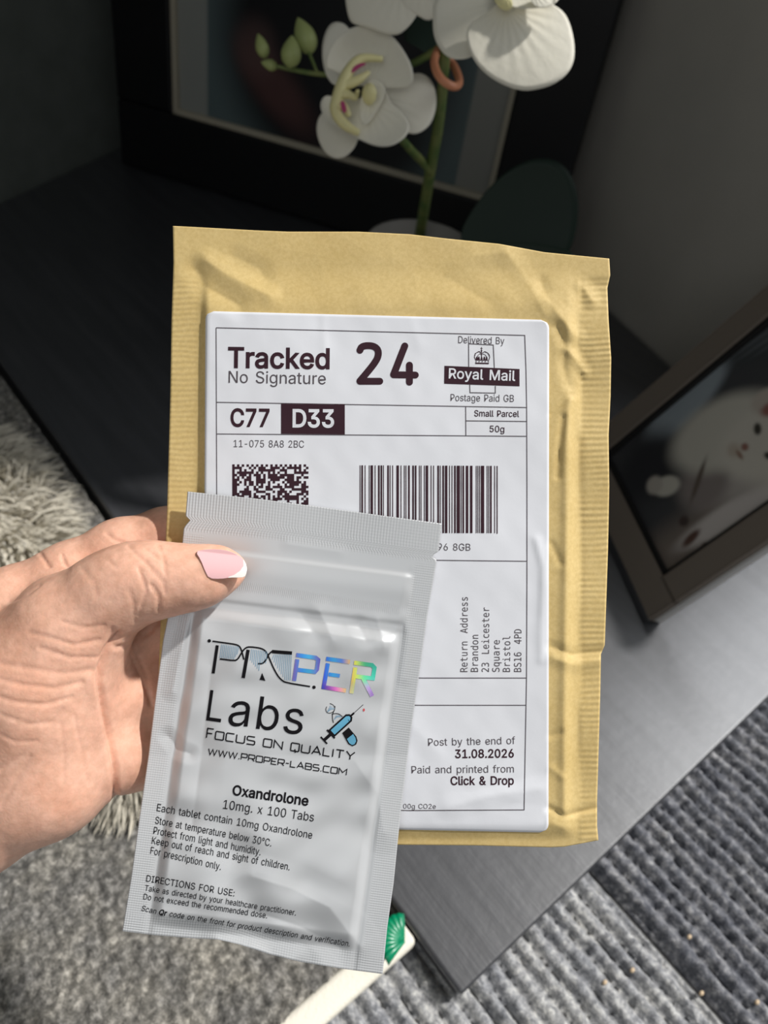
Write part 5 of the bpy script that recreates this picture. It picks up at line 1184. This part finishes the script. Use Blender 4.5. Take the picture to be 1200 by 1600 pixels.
# ball of the thumb, heel, wrist, forearm
chain([(60, 1060, .2170, 112), (62, 1120, .2190, 106), (66, 1195, .2215, 106), (-60, 1255, .2215, 118), (-250, 1360, .2150, 132), (-620, 1560, .2000, 165)], .006)
chain([(110, 985, .2150, 80), (60, 1200, .222, 104)], .006)
chain([(-40, 1030, .2240, 95), (-80, 1200, .2260, 120)], .006)
# the fingers pass behind the envelope
chain([(-60, 1000, .2260, 85), (20, 955, .2270, 66), (110, 903, .2300, 53), (190, 863, .2330, 50), (262, 841, .2355, 46), (360, 832, .2350, 44), (425, 834, .2345, 38)], .0035)
chain([(60, 1050, .2330, 85), (160, 1005, .2300, 62), (215, 995, .2335, 52), (262, 985, .2362, 46), (390, 965, .2350, 43), (468, 968, .2340, 36)], .0045)
chain([(70, 1120, .2335, 80), (165, 1085, .2295, 64), (215, 1083, .2335, 54), (262, 1082, .2362, 45), (385, 1076, .2345, 41), (455, 1080, .2338, 34)], .0045)
chain([(80, 1180, .2325, 70), (165, 1168, .2290, 68), (212, 1172, .2325, 58), (250, 1172, .2355, 46), (345, 1172, .2338, 36), (400, 1176, .2332, 30)], .0045)
def round_cone(p, a, b, ra, rb):
    ab = b - a; L = np.linalg.norm(ab)
    t = np.clip(((p - a) @ ab) / (L * L), 0, 1)
    return np.linalg.norm(p - a - t[..., None] * ab, axis=-1) - (ra + (rb - ra) * t)
def smin(a, b, k):
    h = np.clip(k - np.abs(a - b), 0, None) / k
    return np.minimum(a, b) - h * h * k * .25
def sdf(p, chunk=True):
    out = None
    for pts, k in CH:
        d = None
        for (a, ra), (b, rb) in zip(pts[:-1], pts[1:]):
            q = round_cone(p, a, b, ra, rb)
            d = q if d is None else smin(d, q, .004)
        out = d if out is None else smin(out, d, k)
    return out
lo = np.array([-.185, -.135, .186]); hi = np.array([-.022, .008, .262]); st_ = .00105
nx, ny, nz_ = [int((hi[k] - lo[k]) / st_) + 1 for k in range(3)]
X, Y, Zc = np.meshgrid(lo[0] + np.arange(nx) * st_, lo[1] + np.arange(ny) * st_, lo[2] + np.arange(nz_) * st_, indexing='ij')
D = np.empty((nx, ny, nz_))
for i in range(nx):
    D[i] = sdf(np.stack([X[i], Y[i], Zc[i]], -1))
D[0] = np.maximum(D[0], st_ * .5); D[:, 0] = np.maximum(D[:, 0], st_ * .5)      # forearm is closed where it leaves the picture
def surface_nets(D, lo, h):
    ins = D < 0
    n = np.array(D.shape)
    acc = np.zeros(tuple(n - 1) + (3,)); cnt = np.zeros(tuple(n - 1))
    c = [(i, j, k) for i in (0, 1) for j in (0, 1) for k in (0, 1)]
    def sub(a, o): return a[o[0]:n[0] - 1 + o[0], o[1]:n[1] - 1 + o[1], o[2]:n[2] - 1 + o[2]]
    for i1, a in enumerate(c):
        for b in c[i1 + 1:]:
            if sum(abs(a[k] - b[k]) for k in range(3)) != 1: continue
            da, db = sub(D, a), sub(D, b)
            x = (da < 0) != (db < 0)
            t = np.where(x, da / np.where(x, da - db, 1), 0)
            for k in range(3): acc[..., k] += np.where(x, a[k] + t * (b[k] - a[k]), 0)
            cnt += x
    act = cnt > 0
    idx = -np.ones(act.shape, int); idx[act] = np.arange(act.sum())
    cells = np.argwhere(act)
    V = lo + h * (cells + acc[act] / cnt[act][:, None])
    Fq = []
    for axis in range(3):
        o = [0, 0, 0]; o[axis] = 1
        sl0 = tuple(slice(1, -1) if k != axis else slice(0, -1) for k in range(3))
        sl1 = tuple(slice(1, -1) if k != axis else slice(1, None) for k in range(3))
        a, b = ins[sl0], ins[sl1]
        w = np.argwhere(a != b)
        sgn = a[a != b]
        w = w + np.array([1 if k != axis else 0 for k in range(3)])
        u1 = [0, 0, 0]; u1[(axis + 1) % 3] = 1; u2 = [0, 0, 0]; u2[(axis + 2) % 3] = 1
        u1 = np.array(u1); u2 = np.array(u2)
        q = [idx[tuple((w - u1 - u2).T)], idx[tuple((w - u2).T)], idx[tuple(w.T)], idx[tuple((w - u1).T)]]
        q = np.stack(q, 1)
        q[sgn] = q[sgn][:, ::-1]
        Fq.append(q)
    return V, np.vstack(Fq)
V, Fq = surface_nets(D, lo, st_)
del X, Y, Zc
hc = W(60, 1120, .22)
tmp = obj('person_hand', cam2w(V), Fq, M['skin'], loc=hc)
md = tmp.modifiers.new('s', 'SMOOTH'); md.factor = .5; md.iterations = 4
md = tmp.modifiers.new('d', 'SUBSURF'); md.levels = 1; md.render_levels = 1
dg = bpy.context.evaluated_depsgraph_get()
ev = tmp.evaluated_get(dg); me2 = bpy.data.meshes.new_from_object(ev)
bpy.data.objects.remove(tmp)
n = len(me2.vertices); co = np.empty(n * 3); me2.vertices.foreach_get('co', co); co = co.reshape(-1, 3)
no = np.zeros((n, 3))
me2.calc_loop_triangles()
tri = np.zeros(len(me2.loop_triangles) * 3, np.int32); me2.loop_triangles.foreach_get('vertices', tri); tri = tri.reshape(-1, 3)
fn = np.cross(co[tri[:, 1]] - co[tri[:, 0]], co[tri[:, 2]] - co[tri[:, 0]])
for k in range(3): np.add.at(no, tri[:, k], fn)
no /= np.maximum(np.linalg.norm(no, axis=1), 1e-12)[:, None]
if np.mean(np.sum(no * (co - co.mean(0)), 1)) < 0: no = -no
rel = co + hc - CAM
zc = rel @ FW; hx = 600 + (rel @ RT) * FPX / zc; hy = 800 - (rel @ UP) * FPX / zc
facing = S((-(no @ FW) + .15) / .4) * (zc < .2405)
def z5(pts): return [(a / 2.581, 760 + b / 2.581) for a, b in pts]
dsp = np.zeros(n)
front_layer = facing * (zc < .226)
for pts, amp, w in (
        ([(590, 255), (650, 300), (668, 350)], .18, 6), ([(520, 245), (600, 320), (660, 390), (665, 430)], .22, 6), ([(640, 240), (668, 320)], .22, 4),
        ([(560, 330), (590, 420), (560, 520)], .28, 6), ([(610, 400), (640, 440), (640, 500)], .40, 6), ([(520, 420), (540, 480), (545, 545)], .25, 7),
        ([(455, 575), (440, 640), (400, 690)], .35, 7), ([(420, 560), (330, 570), (250, 545)], .22, 6), ([(400, 620), (300, 640), (200, 610), (120, 590)], .30, 7),
        ([(380, 690), (280, 690), (160, 650)], .26, 6), ([(370, 740), (260, 755), (130, 735), (0, 715)], .26, 9), ([(330, 790), (220, 815), (90, 800), (0, 780)], .30, 7),
        ([(290, 850), (180, 880), (60, 870), (0, 850)], .30, 7), ([(210, 950), (120, 960), (0, 920)], .22, 7), ([(150, 1030), (60, 1030), (0, 1000)], .2, 6),
        ([(250, 900), (180, 1000), (100, 1080), (0, 1140)], .25, 9), ([(245, 960), (260, 1080), (255, 1200)], .16, 7), ([(300, 930), (330, 1080), (355, 1200)], .16, 7),
        ([(120, 1090), (40, 1230), (0, 1290)], .25, 8), ([(0, 480), (90, 430), (200, 360), (270, 330)], .25, 8), ([(30, 470), (110, 440), (160, 400)], .22, 5),
        ([(440, 300), (470, 330)], .15, 4), ([(330, 330), (380, 390), (390, 440)], .12, 8)):
    dsp -= crease(hx, hy, z5(pts), amp, w) * front_layer
back_layer = facing * (zc >= .2195)
for pts, amp, w in (([(165, 275), (200, 330), (210, 355)], .45, 6), ([(250, 280), (262, 315), (275, 330)], .45, 5), ([(430, 190), (460, 215), (500, 230)], .30, 6),
                    ([(470, 650), (540, 640), (600, 590), (650, 530)], .40, 7), ([(540, 650), (560, 690), (590, 760), (610, 880)], .30, 7), ([(420, 760), (500, 740), (560, 700)], .25, 7)):
    dsp -= crease(hx, hy, z5(pts), amp, w) * back_layer
palm = [(186, 992), (168, 1015), (157, 1045), (155, 1066), (161, 1100), (171, 1150), (179, 1195), (181, 1262)]
dsp -= crease(hx, hy, palm, 1.3, 9) * facing
dsp += crease(hx, hy, [(145, 1066), (150, 1105), (160, 1160), (167, 1215)], .5, 22) * facing
dsp -= crease(hx, hy, [(182, 1012), (205, 1008), (238, 985)], .5, 7) * facing + crease(hx, hy, [(200, 1015), (222, 1060), (236, 1100)], .35, 7) * facing
dsp += .05 * snoise(hx, hy, 70, 61) + .015 * snoise(hx, hy, 22, 62)
co = co + no * (dsp * .0012)[:, None]
me2.vertices.foreach_set('co', co.ravel()); me2.update()
me2.polygons.foreach_set('use_smooth', [True] * len(me2.polygons))
me2.name = 'person_hand'
hand = bpy.data.objects.new('person_hand', me2); COL.objects.link(hand); hand.location = hc
if not me2.materials: me2.materials.append(M['skin'])
tag(hand, "person's left hand with a pink and white thumbnail holding both packets", 'hand')

# thumbnail: laid on the thumb's own surface
def z8(pts): return [(200 + a / 5.4545, 820 + b / 5.4545) for a, b in pts]
def trace(px, py):
    dd = np.full(px.shape, .195)
    for _ in range(60):
        p = np.stack([(px - 600) * dd / FPX, (800 - py) * dd / FPX, dd], -1)
        dd = dd + np.clip(sdf(p), -.001, .004) * .8
    return dd
nail_c = np.array([345., 884.])
outl = smooth_closed(z8([(575, 228), (640, 212), (760, 206), (860, 222), (950, 262), (1000, 315), (1016, 375), (1004, 432), (985, 448), (930, 450), (870, 450), (790, 462), (690, 458), (655, 390), (620, 300)]), 220, 1)
R = 50; n = 220; t = np.linspace(0, 1, R)
nxp = nail_c[0] + t[:, None] * (outl[:, 0] - nail_c[0]); nyp = nail_c[1] + t[:, None] * (outl[:, 1] - nail_c[1])
axd = np.array([78., 9.]); axd /= np.linalg.norm(axd)
al = (nxp - nail_c[0]) * axd[0] + (nyp - nail_c[1]) * axd[1]; ac = -(nxp - nail_c[0]) * axd[1] + (nyp - nail_c[1]) * axd[0]
acs = np.linspace(-19, 26, 46)
prof = trace(nail_c[0] - 4 - axd[1] * acs, nail_c[1] + axd[0] * acs)
prof = np.convolve(np.r_[[prof[0]] * 3, prof, [prof[-1]] * 3], np.ones(7) / 7, 'valid')
slope = (trace(np.array([nail_c[0] + 6]), np.array([nail_c[1] + 2]))[0] - trace(np.array([nail_c[0] - 22]), np.array([nail_c[1] - 2]))[0]) / 28
dn = np.interp(ac, acs, prof) + slope * .6 * al - .00045
dn = np.where(al < 14, np.minimum(dn, trace(nxp, np.maximum(nyp, 861)) - .0002), dn)
f = W(nxp, nyp, dn); bk = W(nxp, nyp, dn + .0007)
def nail_part(name, sel, m):
    V = np.vstack([f.reshape(-1, 3), bk.reshape(-1, 3)]); Fc = []
    for k in range(R - 1):
        for q in range(n):
            r = (q + 1) % n
            mx = (nxp[k, q] + nxp[k + 1, r]) / 2; my = (nyp[k, q] + nyp[k + 1, r]) / 2
            xb = np.interp(my, [868, 876, 884, 892, 898, 901.5], [377, 380.5, 380.5, 375, 366, 357])
            if (mx > xb) != sel: continue
            Fc.append((k * n + q, k * n + r, k * n + n + r, k * n + n + q)); Fc.append(tuple(R * n + i for i in (k * n + q, k * n + n + q, k * n + n + r, k * n + r)))
            if k == R - 2: Fc.append((k * n + n + q, k * n + n + r, R * n + k * n + n + r, R * n + k * n + n + q))
    used = sorted({i for ff_ in Fc for i in ff_}); mp2 = {i: j for j, i in enumerate(used)}
    return obj(name, V[used], [[mp2[i] for i in ff_] for ff_ in Fc], m, hand)
nail_part('thumb_nail', False, M['nail'])['label'] = 'glossy pink thumbnail'
nail_part('nail_tip', True, M['nail_tip'])['label'] = 'white nail tip'
